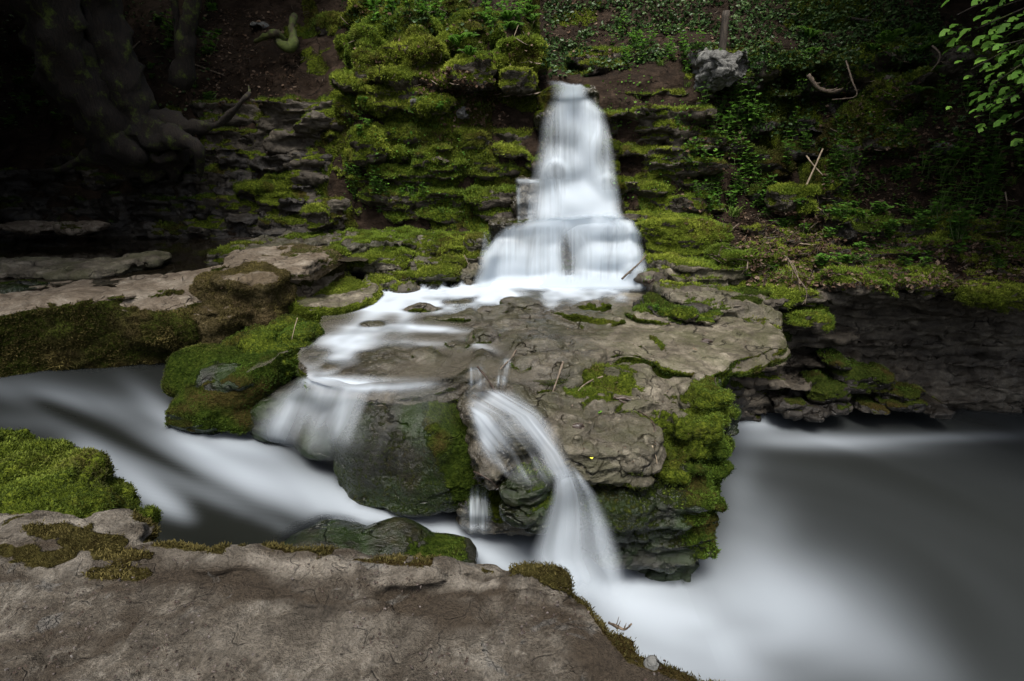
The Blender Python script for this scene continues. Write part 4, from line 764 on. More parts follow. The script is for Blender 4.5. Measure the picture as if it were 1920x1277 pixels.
for (cx, cy, rx, ry, rot, am) in [(740, 560, 60, 16, .1, .7), (700, 590, 40, 14, -.5, .5), (800, 618, 75, 6, .05, .9), (680, 625, 80, 10, -.12, .7), (640, 660, 50, 26, -.6, .55), (980, 600, 70, 6, -.5, .4), (1055, 585, 70, 8, -.25, .55), (860, 575, 120, 12, 0, .45), (1000, 560, 160, 12, 0, .4), (760, 600, 16, 26, .2, .45), (900, 650, 40, 8, .4, .3), (700, 700, 90, 5, .2, .25), (1210, 556, 60, 10, .1, .6), (620, 700, 60, 20, 0, .5), (760, 575, 90, 14, 0, .5), (640, 645, 90, 26, -.5, .35), (720, 640, 120, 8, .05, .4), (950, 585, 50, 7, .2, .4), (1040, 610, 60, 6, -.6, .4)]:
    foam = foam + am * G(pxx, pyy, cx, cy, rx, ry, rot) * (1 + .5 * str_)
foam = np.clip(foam, 0, 1)
dep = np.where(dep > -.02, blur(dep, 3), dep); alpha = sstep(.0, .05, dep) * np.clip(.45 + foam * .9 + .12 * sstep(0, .3, str_), 0, .97)
zone = sstep(1080, 1010, pxx - np.interp(pyy, [530, 560, 580, 620, 700], [230, 210, 20, -30, 0]) ) * sstep(722, 705, pyy)
alpha *= np.clip(zone, 0, 1)
V = np.stack([X, Y, W], -1).reshape(-1, 3); i = np.arange(len(V)).reshape(X.shape); F = np.stack([i[:-1, :-1], i[:-1, 1:], i[1:, 1:], i[1:, :-1]], -1).reshape(-1, 4)
keep = (alpha.ravel()[F].max(1) > .01) & (Hb.ravel()[F].min(1) > -.14)
used, inv = np.unique(F[keep], return_inverse=True)
pend.append(('water', mesh_np('water', V[used], inv.reshape(-1, 4), {'alpha': alpha.ravel()[used], 'foam': (foam * .98).ravel()[used]}, True, M['veil']), None, dict(kind='structure')))
# broad veil over the left edge and the big boulder
def veilA(px, py, s, v, seed):
    # flow streaks run down and to the left
    st = n2((px * .03 + py * .012) * 1.3, py * .006 - px * .004, 420 + seed, 4)
    a = .3 + .28 * st
    a += .8 * np.exp(-((py - (716 + .03 * (px - 600) + 6 * np.sin(px * .02))) / 9) ** 2) * sstep(865, 800, px)
    a += .3 * G(px, py, 600, 740, 60, 40) + .35 * G(px, py, 520, 790, 70, 50) + .35 * G(px, py, 470, 820, 60, 40) + .25 * G(px, py, 640, 800, 60, 60)
    a -= .4 * G(px, py, 740, 800, 70, 60) + .25 * G(px, py, 560, 820, 30, 40)
    a *= edge_s(s, .16) * sstep(0, .06, v) * sstep(1, .6, v) * (.25 + .75 * sstep(860, 640, px + (py - 740) * .5))
    return np.clip(a * .85, 0, .82), np.clip(.22 + .8 * a, 0, 1)
drape('cascade', [(700, 565, 872), (740, 500, 870), (800, 460, 862), (850, 470, 855), (900, 540, 850)], 200, 130, veilA, .0, 60, layers=((0, 1, 0),), mat='veil', label='broad thin veil of water sliding over the ledge lip onto the big green boulder', cat='cascade')
def veilB(px, py, s, v, seed):
    st = n2(px * .02 - py * .02, px * .006 + py * .006, 425, 4)
    a = .6 * (.35 + .5 * st + .4 * G(px, py, 330, 790, 30, 25)) * edge_s(s, .3) * sstep(0, .3, v) * sstep(1, .7, v); return np.clip(a, 0, .8), np.clip(.3 + a, 0, 1)
def fallet(seed0, peak=.75):
    def f(px, py, s, v, seed):
        st = n2(px * .18, py * .01, seed0 + seed, 3); return edge_s(s, .4) * (.35 + .8 * st + .15) * peak * sstep(0, .35, v) * sstep(1, .6, v), .95 + 0 * px
    return f
drape('cascade', [(676, 872, 915), (735, 868, 915)], 40, 50, fallet(430), .03, 8, layers=((0, 1, 0),), label='left of two little falls dropping from the lip behind the leaning twig', cat='cascade')
drape('cascade', [(665, 940, 966), (732, 922, 950)], 40, 50, fallet(440), .03, 8, layers=((0, 1, 0),), label='right of two little falls, a fan of fine threads beside a brown twig', cat='cascade')
def chute(px, py, s, v, seed):
    c = np.interp(py, [730, 780, 850, 930, 1000, 1110], [900, 985, 1040, 1080, 1110, 1130]); 
    st = n2((px - c) * .09, py * .006, 450 + seed, 4) * 1.5
    a = .3 + .3 * st + .32 * np.exp(-((px - c - 8) / 26) ** 2) + .45 * G(px, py, 895, 770, 30, 40) + .4 * G(px, py, 930, 810, 40, 40)
    a -= .3 * G(px, py, 960, 860, 30, 30)
    a *= edge_s(s, .15) * sstep(0, .08, v) * sstep(1, .8, v)
    return np.clip(a * .66, 0, .72), np.clip(.25 + .9 * a, 0, 1)
drape('cascade', [(724, 860, 965), (760, 868, 1010), (800, 880, 1045), (850, 888, 1070), (900, 950, 1095), (925, 985, 1105)], 120, 120, chute, .035, 60, layers=((0, 1, 0),), mat='veil', label='chute of water curling down the gap between the two front boulders', cat='cascade')
def curtain(px, py, s, v, seed):
    u = s + .04 * n2(px * .01, py * .01, 7); st = n2(u * 6, v * .4, 470 + seed, 3)
    a = (.5 + .45 * st) * edge_s(s, .2) * sstep(0, .12, v) * sstep(1, .8, v)
    return np.clip(a, 0, .92), .96 + 0 * px
drape('cascade', [(870, 1040, 1078), (930, 1030, 1125), (980, 1010, 1150), (1040, 985, 1172), (1130, 1030, 1190)], 120, 120, curtain, .03, 200, layers=((0, .68, 0), (.05, .4, 30)), tmax=3.35, label='flaring white curtain falling from the chute into the pool', cat='cascade')
drape('cascade', [(905, 885, 912), (950, 865, 925), (1010, 850, 935)], 60, 70, fallet(480, .9), .02, 40, layers=((0, 1, 0),), label='small split fall between the big boulder and the small two-lump boulder', cat='cascade')
# the stream and the plunge pool: one surface
def river_z(x, y):
    z = np.interp(x, [-6, -4, -3.2, -2.6, -2.0, -1.4, -.8, -.2, .5, 9], [-.16, -.2, -.32, -.47, -.62, -.77, -.93, -1.12, -1.3, -1.3])
    p = np.stack([x, y, 0 * x], 1); k = sstep(.6, -.2, x)
    z = z + k * (.03 * fbm(p, 1.1, 2, 501))
    z = z + .11 * np.exp(-((x + 1.7) ** 2 / .14 + (y - 3.2) ** 2 / .09)) - .05 * np.exp(-((x + 1.2) ** 2 / .12 + (y - 2.2) ** 2 / .2))
    return z
xs = np.concatenate([np.arange(-6, 1.2, .022), np.arange(1.2, 9, .06)]); ys = np.arange(.4, 6.6, .03); X, Y = np.meshgrid(xs, ys); Z = river_z(X.ravel(), Y.ravel()).reshape(X.shape)
for _ in range(6):
    Z = np.pad(Z, ((0, 0), (3, 3)), mode='edge'); Z = (Z[:, :-6] + Z[:, 1:-5] + Z[:, 2:-4] + Z[:, 3:-3] + Z[:, 4:-2] + Z[:, 5:-1] + Z[:, 6:]) / 7
pxx, pyy = toPx(np.stack([X, Y, Z], -1))
fl = Y + .42 * X + .18 * n2(X * .9, Y * .9, 512, 2) - .1 * np.maximum(X, 0) ** 1.5; st = n2(X * .5, fl * 7, 510, 4) + .5 * n2(X * .35, fl * 2.2, 513, 3); rr = np.hypot(X - 1.3, (Y - 2.4) * 1.15) + .25 * n2(X * .6, Y * .6, 514, 2); an = np.arctan2(Y - 2.4, X - 1.3); mk = sstep(.6, 1.6, X); st = st * (1 - mk) + mk * .8 * n2(an * 1.2, rr * 3.2 - an * .8, 515, 3)
foam = .03 + 0 * X
for (cx, cy, rx, ry, rot, am) in [(430, 835, 90, 22, .15, .65), (400, 880, 170, 30, .35, .5), (600, 930, 190, 36, .42, .65), (790, 1000, 180, 42, .38, .7), (970, 1060, 140, 40, .35, .7), (160, 860, 40, 30, .6, .35), (250, 900, 110, 26, .6, .4), (120, 745, 190, 24, .2, .28), (330, 800, 90, 18, .75, .4), (330, 955, 60, 20, .5, .2), (30, 790, 90, 18, .1, .1), (1160, 1110, 110, 60, .3, 1.0), (1090, 1075, 90, 40, .3, .6), (1280, 1180, 190, 85, .25, .5), (1460, 1110, 150, 70, .2, .26), (1180, 1250, 240, 110, 0, .4), (1400, 790, 50, 20, .1, .8), (1500, 826, 160, 15, .05, .4), (1720, 822, 220, 9, -.03, .18), (1385, 900, 30, 110, .12, .12), (1420, 1010, 60, 90, 0, .12), (1560, 1180, 220, 70, .5, .25), (650, 760, 100, 40, 0, .3)]:
    foam = foam + am * G(pxx, pyy, cx, cy, rx, ry, rot)
foam += .22 * G(pxx, pyy, 400, 930, 160, 12, .42) + .16 * G(pxx, pyy, 520, 985, 150, 10, .35) + .12 * G(pxx, pyy, 330, 960, 90, 9, .5)
foam -= .32 * G(pxx, pyy, 430, 985, 130, 36, .15) + .3 * G(pxx, pyy, 330, 870, 110, 16, .45) + .35 * G(pxx, pyy, 180, 800, 150, 14, .45)
foam = foam * (1 - .3 * sstep(500, 100, pxx)); foam = 1 - np.exp(-np.clip(foam * (1 + .6 * st), 0, 3) * 1.5); foam = .95 * foam ** 1.15
foam = blur(np.clip(foam, 0, .93), 2)
Hb = cast_down(X.ravel(), Y.ravel(), Z.ravel() + .012).reshape(X.shape)
alpha = np.where(Hb < -5, 1, sstep(.0, .1, Z - Hb)); alpha = np.clip(blur(alpha, 1), 0, 1)
V = np.stack([X, Y, Z], -1).reshape(-1, 3); i = np.arange(len(V)).reshape(X.shape); F = np.stack([i[:-1, :-1], i[:-1, 1:], i[1:, 1:], i[1:, :-1]], -1).reshape(-1, 4)
pend.append(('stream', mesh_np('stream', V, F, {'alpha': alpha.ravel(), 'foam': foam.ravel()}, True, M['pool']), None, dict(kind='structure')))
xs = np.arange(-11, -1.9, .06); ys = np.arange(3.5, 8, .06); X, Y = np.meshgrid(xs, ys); V = np.stack([X, Y, 0 * X + .322], -1).reshape(-1, 3); i = np.arange(len(V)).reshape(X.shape); F = np.stack([i[:-1, :-1], i[:-1, 1:], i[1:, 1:], i[1:, :-1]], -1).reshape(-1, 4)
c = V[F].mean(1); F = F[~((c[:, 0] > -3.3) & (c[:, 1] < 5.0)) & (c[:, 1] > 4.3)]
pend.append(('pool_water', mesh_np('pool_water', V, F, {'alpha': np.full(len(V), .97), 'foam': np.full(len(V), 0.0)}, True, M['still']), None, dict(kind='structure')))
# ------------------------------------------------------------------ wood: trees, roots, sticks
vl.update(); DG = bpy.context.evaluated_depsgraph_get()
def hit(px, py):
    d = raydir(px, py); d = d / np.linalg.norm(d); h, loc, nn, ix, ob, mx = sc.ray_cast(DG, Vector(CAM), Vector(d))
    if h and ob.name.split('.')[0] in ('trunk', 'root', 'branch', 'stick', 'crown', 'leaves', 'post'): h = False
    return (np.array(loc), np.array(nn)) if h else (None, None)
def tube(path, rad, n=10, rough=.0, seed=0, sub=6, ridges=0.0):
    path = np.asarray(path, float); rad = np.asarray(rad, float); m = len(path); ts = np.linspace(0, m - 1, (m - 1) * sub + 1)
    Pd = np.concatenate([[2 * path[0] - path[1]], path, [2 * path[-1] - path[-2]]]); c = []
    for t in ts:
        i = min(int(t), m - 2); f = t - i; a, b, cc, d = Pd[i:i + 4]
        c.append(.5 * ((2 * b) + (-a + cc) * f + (2 * a - 5 * b + 4 * cc - d) * f * f + (-a + 3 * b - 3 * cc + d) * f ** 3))
    c = np.array(c); r = np.interp(ts, range(m), rad); V = []; up = np.array([.3, .9, .31]); 
    for i in range(len(c)):
        tg = c[min(i + 1, len(c) - 1)] - c[max(i - 1, 0)]; tg /= np.linalg.norm(tg) + 1e-9
        a = np.cross(tg, up); a /= np.linalg.norm(a) + 1e-9; b = np.cross(tg, a)
        an = np.linspace(0, 2 * math.pi, n, endpoint=False)
        rr = r[i] * (1 + ridges * np.sin(an * 5 + seed))
        V.append(c[i] + (np.cos(an) * rr)[:, None] * a + (np.sin(an) * rr)[:, None] * b)
    V = np.concatenate(V)
    if rough: V = V + (V - np.repeat(c, n, 0)) * (rough * fbm(V, 5 if rad.max() > .05 else 60, 3, seed))[:, None] * 2
    F = [(k * n + i, k * n + (i + 1) % n, (k + 1) * n + (i + 1) % n, (k + 1) * n + i) for k in range(len(c) - 1) for i in range(n)]
    e = len(V); V = np.concatenate([V, [c[0]], [c[-1]]])
    F += [(e, (i + 1) % n, i, i) for i in range(n)]; k = (len(c) - 1) * n; F += [(e + 1, k + i, k + (i + 1) % n, k + (i + 1) % n) for i in range(n)]
    return V, F
def wood(name, parts, mat, parent=None, loc=None, **tags):
    s = bpy.data.meshes.new(name); V = []; F = []; n0 = 0
    for (v, f) in parts:
        V += v.tolist(); F += [tuple(dict.fromkeys(i + n0 for i in q)) for q in f]; n0 += len(v)
    org = np.array(loc if loc is not None else parts[0][0].mean(0)); V = [(a - org[0], b - org[1], c - org[2]) for a, b, c in V]
    s.from_pydata(V, [], F); s.polygons.foreach_set('use_smooth', [True] * len(s.polygons)); s.materials.append(M[mat]); s.update()
    return link(name, s, parent, (0, 0, 0) if parent is not None else org, **tags)
def Pp(pts): return [P(a, b, d=c) for a, b, c in pts]
def kpx(r, d): return r * d / 960
LEAF = np.array([[0, 0, 0], [.35, .3, .06], [0, .38, 0], [-.35, .3, .06], [.28, .7, .03], [-.28, .7, .03], [0, 1, -.08]])
LEAFF = [(0, 1, 2), (0, 2, 3), (2, 1, 4), (2, 3, 5), (2, 4, 6), (2, 6, 5)]
def leaves_mesh(name, C, Dv, Nv, size, mat, org, tint=None, shape=LEAF, wid=1.0):
    """leaf faces at points C pointing along Dv, facing Nv"""
    C = np.asarray(C); n = len(C); Dv = Dv / np.linalg.norm(Dv, axis=1, keepdims=True); S_ = np.cross(Dv, Nv); S_ /= np.maximum(np.linalg.norm(S_, axis=1, keepdims=True), 1e-9); Nn = np.cross(S_, Dv)
    size = np.asarray(size) * np.ones(n)
    V = C[:, None] + size[:, None, None] * (shape[None, :, 0:1] * wid * S_[:, None] + shape[None, :, 1:2] * Dv[:, None] + shape[None, :, 2:3] * Nn[:, None])
    k = len(shape); F = (np.array(LEAFF)[None] + (np.arange(n) * k)[:, None, None]).reshape(-1, 3)
    tint = rng.random(n) if tint is None else tint
    return mesh_np(name, V.reshape(-1, 3), F, {'tint': np.repeat(tint, k)}, False, M[mat], org)
def crown_mesh(name, clusters, per, size, org, mat='canopy'):
    C = []
    for (c, r) in clusters:
        q = rng.normal(0, 1, (per, 3)); q /= np.linalg.norm(q, axis=1, keepdims=True); q *= rng.uniform(.35, 1, (per, 1)) ** .6
        C.append(np.array(c) + q * np.array(r))
    C = np.concatenate(C); keep = fbm(C, .9, 2, 600) > -.28; C = C[keep]; n = len(C)
    D = rng.normal(0, 1, (n, 3)) + np.array([0, 0, -.4]); Nv = rng.normal(0, .5, (n, 3)) + np.array([0, 0, 1])
    return leaves_mesh(name, C, D, Nv, rng.uniform(.7, 1.3, n) * size, mat, org)
def tree(name, base, parts, clusters, per, size, lab, bark='bark', group=None):
    base = np.array(base, float); e = link(name, None, None, base, lab, 'tree', group)
    for nm, pr in parts: wood(nm, pr, bark, e, base)
    if clusters: link('crown', crown_mesh('crown', clusters, per, size, base), e, (0, 0, 0))
    return e
# big two-stemmed tree on the left bank; roots grip the rock shelf
tb = P(255, 290, d=7.9)
t1 = tube([P(40, -420, d=6.6), P(55, -90, d=7.0), P(85, 20, d=7.2), P(130, 110, d=7.45), P(185, 200, d=7.7), P(245, 275, d=7.95), P(300, 320, d=8.2)], [.28, .31, .33, .35, .36, .36, .3], 24, .3, 3, 7, .05)
t2 = tube([P(150, -420, d=7.4), P(175, -90, d=7.5), P(190, 20, d=7.6), P(212, 100, d=7.7), P(240, 180, d=7.8), P(285, 255, d=7.95), P(350, 300, d=8.2)], [.2, .22, .235, .25, .28, .33, .3], 22, .3, 5, 7, .05)
r1 = tube(Pp([(280, 250, 7.7), (325, 262, 7.45), (365, 275, 7.4), (372, 300, 7.5), (375, 330, 7.7)]), [.22, .16, .1, .06, .03], 14, .5, 7)
r2 = tube(Pp([(300, 225, 7.9), (350, 240, 7.7), (395, 238, 7.6), (430, 215, 7.5), (452, 192, 7.45), (466, 176, 7.5), (466, 160, 7.75)]), [.17, .1, .06, .045, .04, .035, .015], 14, .7, 8)
r3 = tube(Pp([(230, 270, 7.7), (250, 288, 7.5), (268, 292, 7.45), (262, 310, 7.6)]), [.25, .16, .08, .04], 10, .3, 9)
r4 = tube(Pp([(200, 285, 7.9), (150, 300, 8.0), (110, 318, 8.1), (60, 320, 8.3)]), [.16, .06, .04, .02], 8, .3, 10)
r5 = tube(Pp([(330, 290, 7.6), (300, 300, 7.5), (285, 292, 7.5)]), [.08, .06, .04], 8, .3, 11)
tr = tree('tree', tb, [('trunk', [t1]), ('trunk', [t2]), ('root', [r1]), ('root', [r2]), ('root', [r3]), ('root', [r4]), ('root', [r5])],
     [((-6.2, 6.5, 6.2), (2.2, 2.4, 1.1)), ((-8.5, 8, 6.6), (2.4, 2.6, 1.3)), ((-4.6, 8.2, 6.6), (1.7, 2.0, 1.0)), ((-5.6, 4.2, 6.4), (2.0, 1.8, 1.0)), ((-8.4, 4.6, 6.5), (2.2, 2.2, 1.2)), ((-6.5, 9.5, 7.6), (2.4, 2, 1.2)), ((-5.0, 2.2, 6.6), (1.8, 1.8, 1.0))], 2300, .22,  # crown out of frame, spread wide to block sky light on the left
     'big old leaning tree with two thick mossy trunks gripping the bank at the upper left')
s1 = tube(Pp([(372, -160, 7.9), (366, -30, 8.1), (352, 40, 8.2), (346, 90, 8.25), (338, 160, 8.35)]), [.05, .075, .085, .11, .15], 12, .35, 12)
s2 = tube(Pp([(318, -140, 8.0), (326, -10, 8.15), (332, 60, 8.25), (338, 110, 8.3)]), [.03, .04, .045, .05], 8, .3, 13)
s3 = tube(Pp([(352, -100, 8.1), (350, -10, 8.2), (348, 60, 8.25)]), [.015, .02, .03], 6, .3, 14)
tree('tree', P(338, 165, d=8.35), [('trunk', [s1]), ('stem', [s2]), ('stem', [s3])], [((-4.6, 7.4, 4.9), (.9, .9, .5))], 700, .1, 'slim crooked young tree with side stems right of the big leaning tree')
# right bank tree reaching in over the top right corner
rt0 = np.array([8.2, 5.6, .2]); k1 = tube([rt0, rt0 + [-.1, 0, 2], rt0 + [-.3, -.1, 4], rt0 + [-.6, -.1, 6.4]], [.24, .2, .17, .1], 14, .15, 15)
tips = [(1905, 40, 5.2), (1880, 90, 5.0), (1915, 130, 5.0), (1900, 190, 4.9), (1925, 230, 4.8), (1890, 15, 5.3), (1930, 80, 5.1), (1850, 55, 5.2), (1842, 130, 5.1), (1868, 205, 5.0), (1815, 28, 5.3), (1880, 160, 4.9)]
br = []; LC = []; LD = []; LN = []
for i, (a, b, c) in enumerate(tips):
    e = P(a, b, d=c); s = rt0 + np.array([-.2, 0, 2.6 + .15 * i]); mid = (s + e) / 2 + [0, 0, .15]
    br.append(tube([s, mid, e + [-.1, 0, 0]], [.035, .018, .005], 6, .1, i))
    for k in range(90):
        t = rng.uniform(.35, 1.02); q = (1 - t) ** 2 * s + 2 * t * (1 - t) * (mid * 2 - (s + e) / 2) + t * t * e
        LC.append(q + rng.normal(0, .13, 3)); LD.append((e - mid) * .6 + rng.normal(0, .35, 3) + [-.2, 0, -.3]); LN.append([0, -.3, 1] + rng.normal(0, .3, 3))
e = tree('tree', rt0, [('trunk', [k1]), ('branch', br)], [((7.4, 6.5, 6.2), (2.2, 2.4, 1.1)), ((6.0, 8.6, 6.4), (2.2, 2.2, 1.1)), ((8.6, 8.8, 6.6), (2.4, 2.4, 1.3)), ((8.0, 3.6, 6.4), (2.2, 2.0, 1.2)), ((5.0, 5.0, 6.2), (1.7, 2.0, 1.0)), ((7.2, 1.6, 6.6), (2.2, 1.8, 1.0))], 2100, .22, 'tree leaning in at the right edge, fresh green leaves filling the top right corner')  # crown clusters out of frame, laid out to shade the right side
link('leaves', leaves_mesh('leaves', LC, np.array(LD), np.array(LN), rng.uniform(.06, .12, len(LC)), 'leaf', rt0), e, (0, 0, 0))
# unseen trees added above the frame so their crowns darken the back slope
tree('tree', (-1.5, 12.8, 3.8), [('trunk', [tube([(-1.5, 12.8, 3.8), (-1.4, 12.7, 6), (-1.2, 12.4, 9)], [.2, .17, .1], 12, .15, 21)])], [((-1.5, 11.2, 7.2), (2.6, 2.0, 1.1)), ((1.2, 11.6, 7.4), (2.4, 1.8, 1.1)), ((-3.6, 11.5, 7.2), (2, 2, 1.2))], 2000, .22, 'unseen tree added at the top of the slope above the waterfall to shade the bank', group=None)
tree('tree', (4.2, 12.6, 3.8), [('trunk', [tube([(4.2, 12.6, 3.8), (4.1, 12.5, 6), (4.3, 12.2, 9)], [.2, .17, .1], 12, .15, 22)])], [((3.8, 11.0, 7.0), (2.6, 2.2, 1.2)), ((6.2, 11.2, 7.2), (2.4, 2.2, 1.2))], 2000, .22, 'unseen tree added high on the slope to the right to shade the bank')
# gnarled mossy root hooks on the outcrop edge
wood('root', [tube(Pp([(520, 76, 8.9), (532, 86, 8.75), (545, 88, 8.7), (551, 74, 8.75), (546, 50, 9.0), (552, 30, 9.3)]), [.05, .07, .08, .07, .065, .05], 10, .35, 31)], 'barkmoss', label='hook shaped mossy root hanging from the bank at the upper left of the outcrop', cat='root')
wood('root', [tube(Pp([(478, 78, 8.9), (500, 68, 8.8), (518, 62, 8.8), (535, 75, 8.9)]), [.03, .05, .05, .03], 8, .35, 32)], 'barkmoss', label='short mossy root arching beside the hook shaped one', cat='root')
wood('post', [tube(Pp([(1353, 108, 7.75), (1357, 60, 7.72), (1362, 20, 7.7)]), [.05, .048, .045], 6, .04, 33, 3)], 'post', label='square weathered wooden post standing on the pale grey boulder', cat='post')
def stick(pts, r, mat, lab, name='stick', cat='stick', lift=.01, twigs=0):
    Q = []
    for (a, b, c) in pts:
        if c is None:
            h, n_ = hit(a, b); Q.append(h + n_ * lift if h is not None else P(a, b, d=5))
        else: Q.append(P(a, b, d=c))
    rr = np.linspace(r, r * .55, len(Q)); pr = [tube(Q, rr, 7, .3, random.randrange(99))]
    for k in range(twigs):
        i = random.randrange(len(Q) - 1); s = Q[i] * .4 + Q[i + 1] * .6; dd = (Q[i + 1] - Q[i]); L = np.linalg.norm(dd); d2 = dd / L + rng.normal(0, .6, 3); pr.append(tube([s, s + d2 * L * .2, s + d2 * L * .35 + [0, 0, .02]], [r * .5, r * .35, r * .15], 5, .2, 3))
    return wood(name, pr, mat, label=lab, cat=cat)
ST = [([(1500, 372, 6.85), (1520, 330, 6.9), (1543, 279, 7.0)], .015, 'twigpale', 'long pale stick leaning up out of the dark recess on the right', 0),
 ([(1512, 292, 7.1), (1524, 308, 7.0), (1543, 329, 6.9)], .01, 'twigpale', 'thin stick crossing behind the long leaning pale one', 0),
 ([(1166, 523, 5.95), (1182, 508, 5.9), (1198, 494, 5.88), (1212, 478, 5.9)], .014, 'twig', 'bent grey twig slanting in front of the right end of the lower curtain', 1),
 ([(896, 688, 3.45), (915, 712, 3.3), (935, 742, 3.12), (955, 768, 3.02)], .0075, 'twigdark', 'straight dark twig leaning from the ledge lip down into the chute', 0),
 ([(968, 657, None), (960, 672, None), (938, 692, 3.4)], .009, 'twig', 'short broken brown twig caught on the lip between the little falls', 1),
 ([(1056, 678, 3.36), (1048, 702, 3.3), (1034, 742, 3.2)], .008, 'twig', 'knotty upright twig below the slab, standing on the yellow leaf boulder', 2),
 ([(1130, 708, None), (1108, 716, None), (1088, 732, None), (1072, 762, None)], .007, 'twig', 'crooked thin twig lying from the moss toward the crack of the sloping boulder', 1),
 ([(1160, 752, None), (1200, 770, None), (1225, 800, None), (1224, 860, None)], .006, 'twigdark', 'long dark twig lying in the cleft between the two front boulders at right', 1),
 ([(558, 596, 4.0), (553, 612, 3.98), (547, 637, 3.95)], .004, 'twigpale', 'little pale bent twig standing on the green moss rock at left', 0),
 ([(1478, 452, None), (1500, 456, None), (1530, 460, None)], .012, 'twigpale', 'pale straight stick lying flat on the right shelf', 0),
 ([(1475, 480, 5.5), (1496, 520, 5.1), (1512, 545, 5.0), (1509, 572, 4.98)], .006, 'twig', 'thin bare branch dangling over the corner of the cave rim', 4),
 ([(1460, 470, 5.6), (1490, 500, 5.2), (1500, 545, 5.05)], .005, 'twig', 'second dangling bare branch, a little left and straighter', 3),
 ([(1350, 450, None), (1380, 425, None), (1410, 405, None), (1430, 402, None)], .01, 'twig', 'forked grey branch lying behind the bright cushion rock', 4),
 ([(1395, 440, None), (1430, 448, None), (1470, 444, None), (1500, 448, None)], .009, 'twigdark', 'dark fallen branch across the litter on the right shelf', 4),
 ([(1355, 462, None), (1350, 480, None), (1385, 462, 5.9)], .007, 'twigdark', 'small dark twig lying on the brightest green cushion rock', 1),
 ([(1280, 515, None), (1300, 535, None)], .006, 'twigdark', 'dark twig wedged at the corner of the split slab', 1),
 ([(745, 498, None), (760, 508, None), (768, 520, None)], .008, 'twig', 'twig with broken end resting on the step rocks left of the fall', 1),
 ([(870, 478, 6.0), (880, 498, 5.95)], .006, 'twig', 'tiny twig propped on the bare block left of the lower curtain', 0),
 ([(1585, 35, None), (1640, 42, None), (1680, 38, None)], .025, 'bark', 'long dead branch lying across the ivy high on the right slope', 2),
 ([(1515, 140, 7.9), (1535, 165, 7.85), (1560, 172, 7.8), (1575, 168, 7.8)], .03, 'twig', 'grey dead log end jutting from the dark hollow at right', 4),
 ([(1585, 110, 8.0), (1597, 150, 7.8), (1605, 180, 7.7), (1560, 187, 7.8)], .012, 'twig', 'bare twig bent at a sharp angle hanging below the dead log', 1),
 ([(1748, 86, 7.6), (1762, 100, 7.5), (1760, 115, 7.5), (1745, 135, None)], .012, 'twig', 'pale curved twig arching over the crest of the mossy spur', 0),
 ([(935, 130, 7.5), (955, 90, 7.5), (972, 47, 7.55)], .006, 'twigpale', 'long dry straw leaning over the wide boulder above the fall', 0),
 ([(1868, 230, None), (1872, 262, None), (1868, 290, None)], .012, 'twig', 'dry stem sticking up from the brown slope near the right edge', 0),
 ([(1885, 360, 5.6), (1888, 385, 5.6), (1880, 410, None)], .008, 'twig', 'leafless sapling shoot at the right edge of the shelf', 1),
 ([(265, 110, None), (300, 108, None), (325, 110, None)], .02, 'bark', 'thin dead branch lying on the dark bank left of the young tree', 1),
 ([(360, 120, None), (400, 135, None), (420, 142, None)], .014, 'twig', 'curved fallen twig right of the young tree on the bank', 1),
 ([(245, 95, None), (255, 85, None), (263, 78, None)], .016, 'twig', 'short broken stick poking up by the big trunks', 0),
 ([(888, 884, 2.72), (905, 892, 2.66), (922, 903, 2.64), (935, 918, 2.66)], .004, 'twigdark', 'thin curved rootlet arching out beside the big green boulder', 0),
 ([(1142, 1168, 1.02), (1160, 1176, .99), (1172, 1180, .98), (1184, 1170, .97)], .004, 'twig', 'crinkled dead moss sprig sticking out from the end of the foreground stone', 5),
 ([(1222, 838, None), (1228, 858, None), (1231, 872, None)], .004, 'twigpale', 'short pale needle of straw stuck in the cleft of the mossy front boulders', 0)]
for (a, b, c, d, e_) in ST: stick(a, b, c, d, twigs=e_)
for (px, py, s, mat, lab) in [(1170, 749, (.05, .02, .012), 'twigdark', 'dark seed pod lying on the greenest part of the front boulder'), (1085, 800, (.035, .02, .012), 'twigdark', 'small dark bark chip on the brown sloping boulder'), (1216, 531, (.06, .03, .035), 'twigdark', 'brown chunk of bark standing in the white pool at the right'), (1325, 641, (.045, .02, .012), 'twigdark', 'curled brown leaf lying on the great flat slab')]:
    h, n_ = hit(px, py)
    if h is None: continue
    S = Soup(); block(S, h + [0, 0, s[2] * .6], s, .9, random.uniform(-.5, .5), .35)
    me = bpy.data.meshes.new('chip'); me.from_pydata((S.V[0] - h).tolist(), [], S.F); me.materials.append(M[mat]); link('bark_chip', me, None, h, lab, 'bark chip')
def flatleaf(px, py, size, mat, lab, rot, up=(0, 0, 1)):
    h, n_ = hit(px, py)
    if h is None: return
    link('leaf', leaves_mesh('leaf', [h + n_ * .012], np.array([[math.cos(rot), math.sin(rot), .5]]), np.array([up]) * 1.0, size, mat, h, np.array([.8])), None, h, lab, 'leaf')
flatleaf(1110, 858, .06, 'yellow', 'bright yellow leaf standing on the sloping brown boulder', 1.8, (0, -1, .6)); flatleaf(1122, 778, .035, 'leaf', 'small fresh green leaf lying above the yellow one on the same boulder', .3)
for (px, py, s, lab) in [(1308, 660, .045, 'dead brown leaf near the front edge of the great slab'), (415, 540, .06, 'dark curled leaf lodged between the knobbly tan rocks'), (1150, 720, .035, 'small dead leaf on the green moss below the slab')]: flatleaf(px, py, s, 'litter', lab, rng.uniform(0, 6))
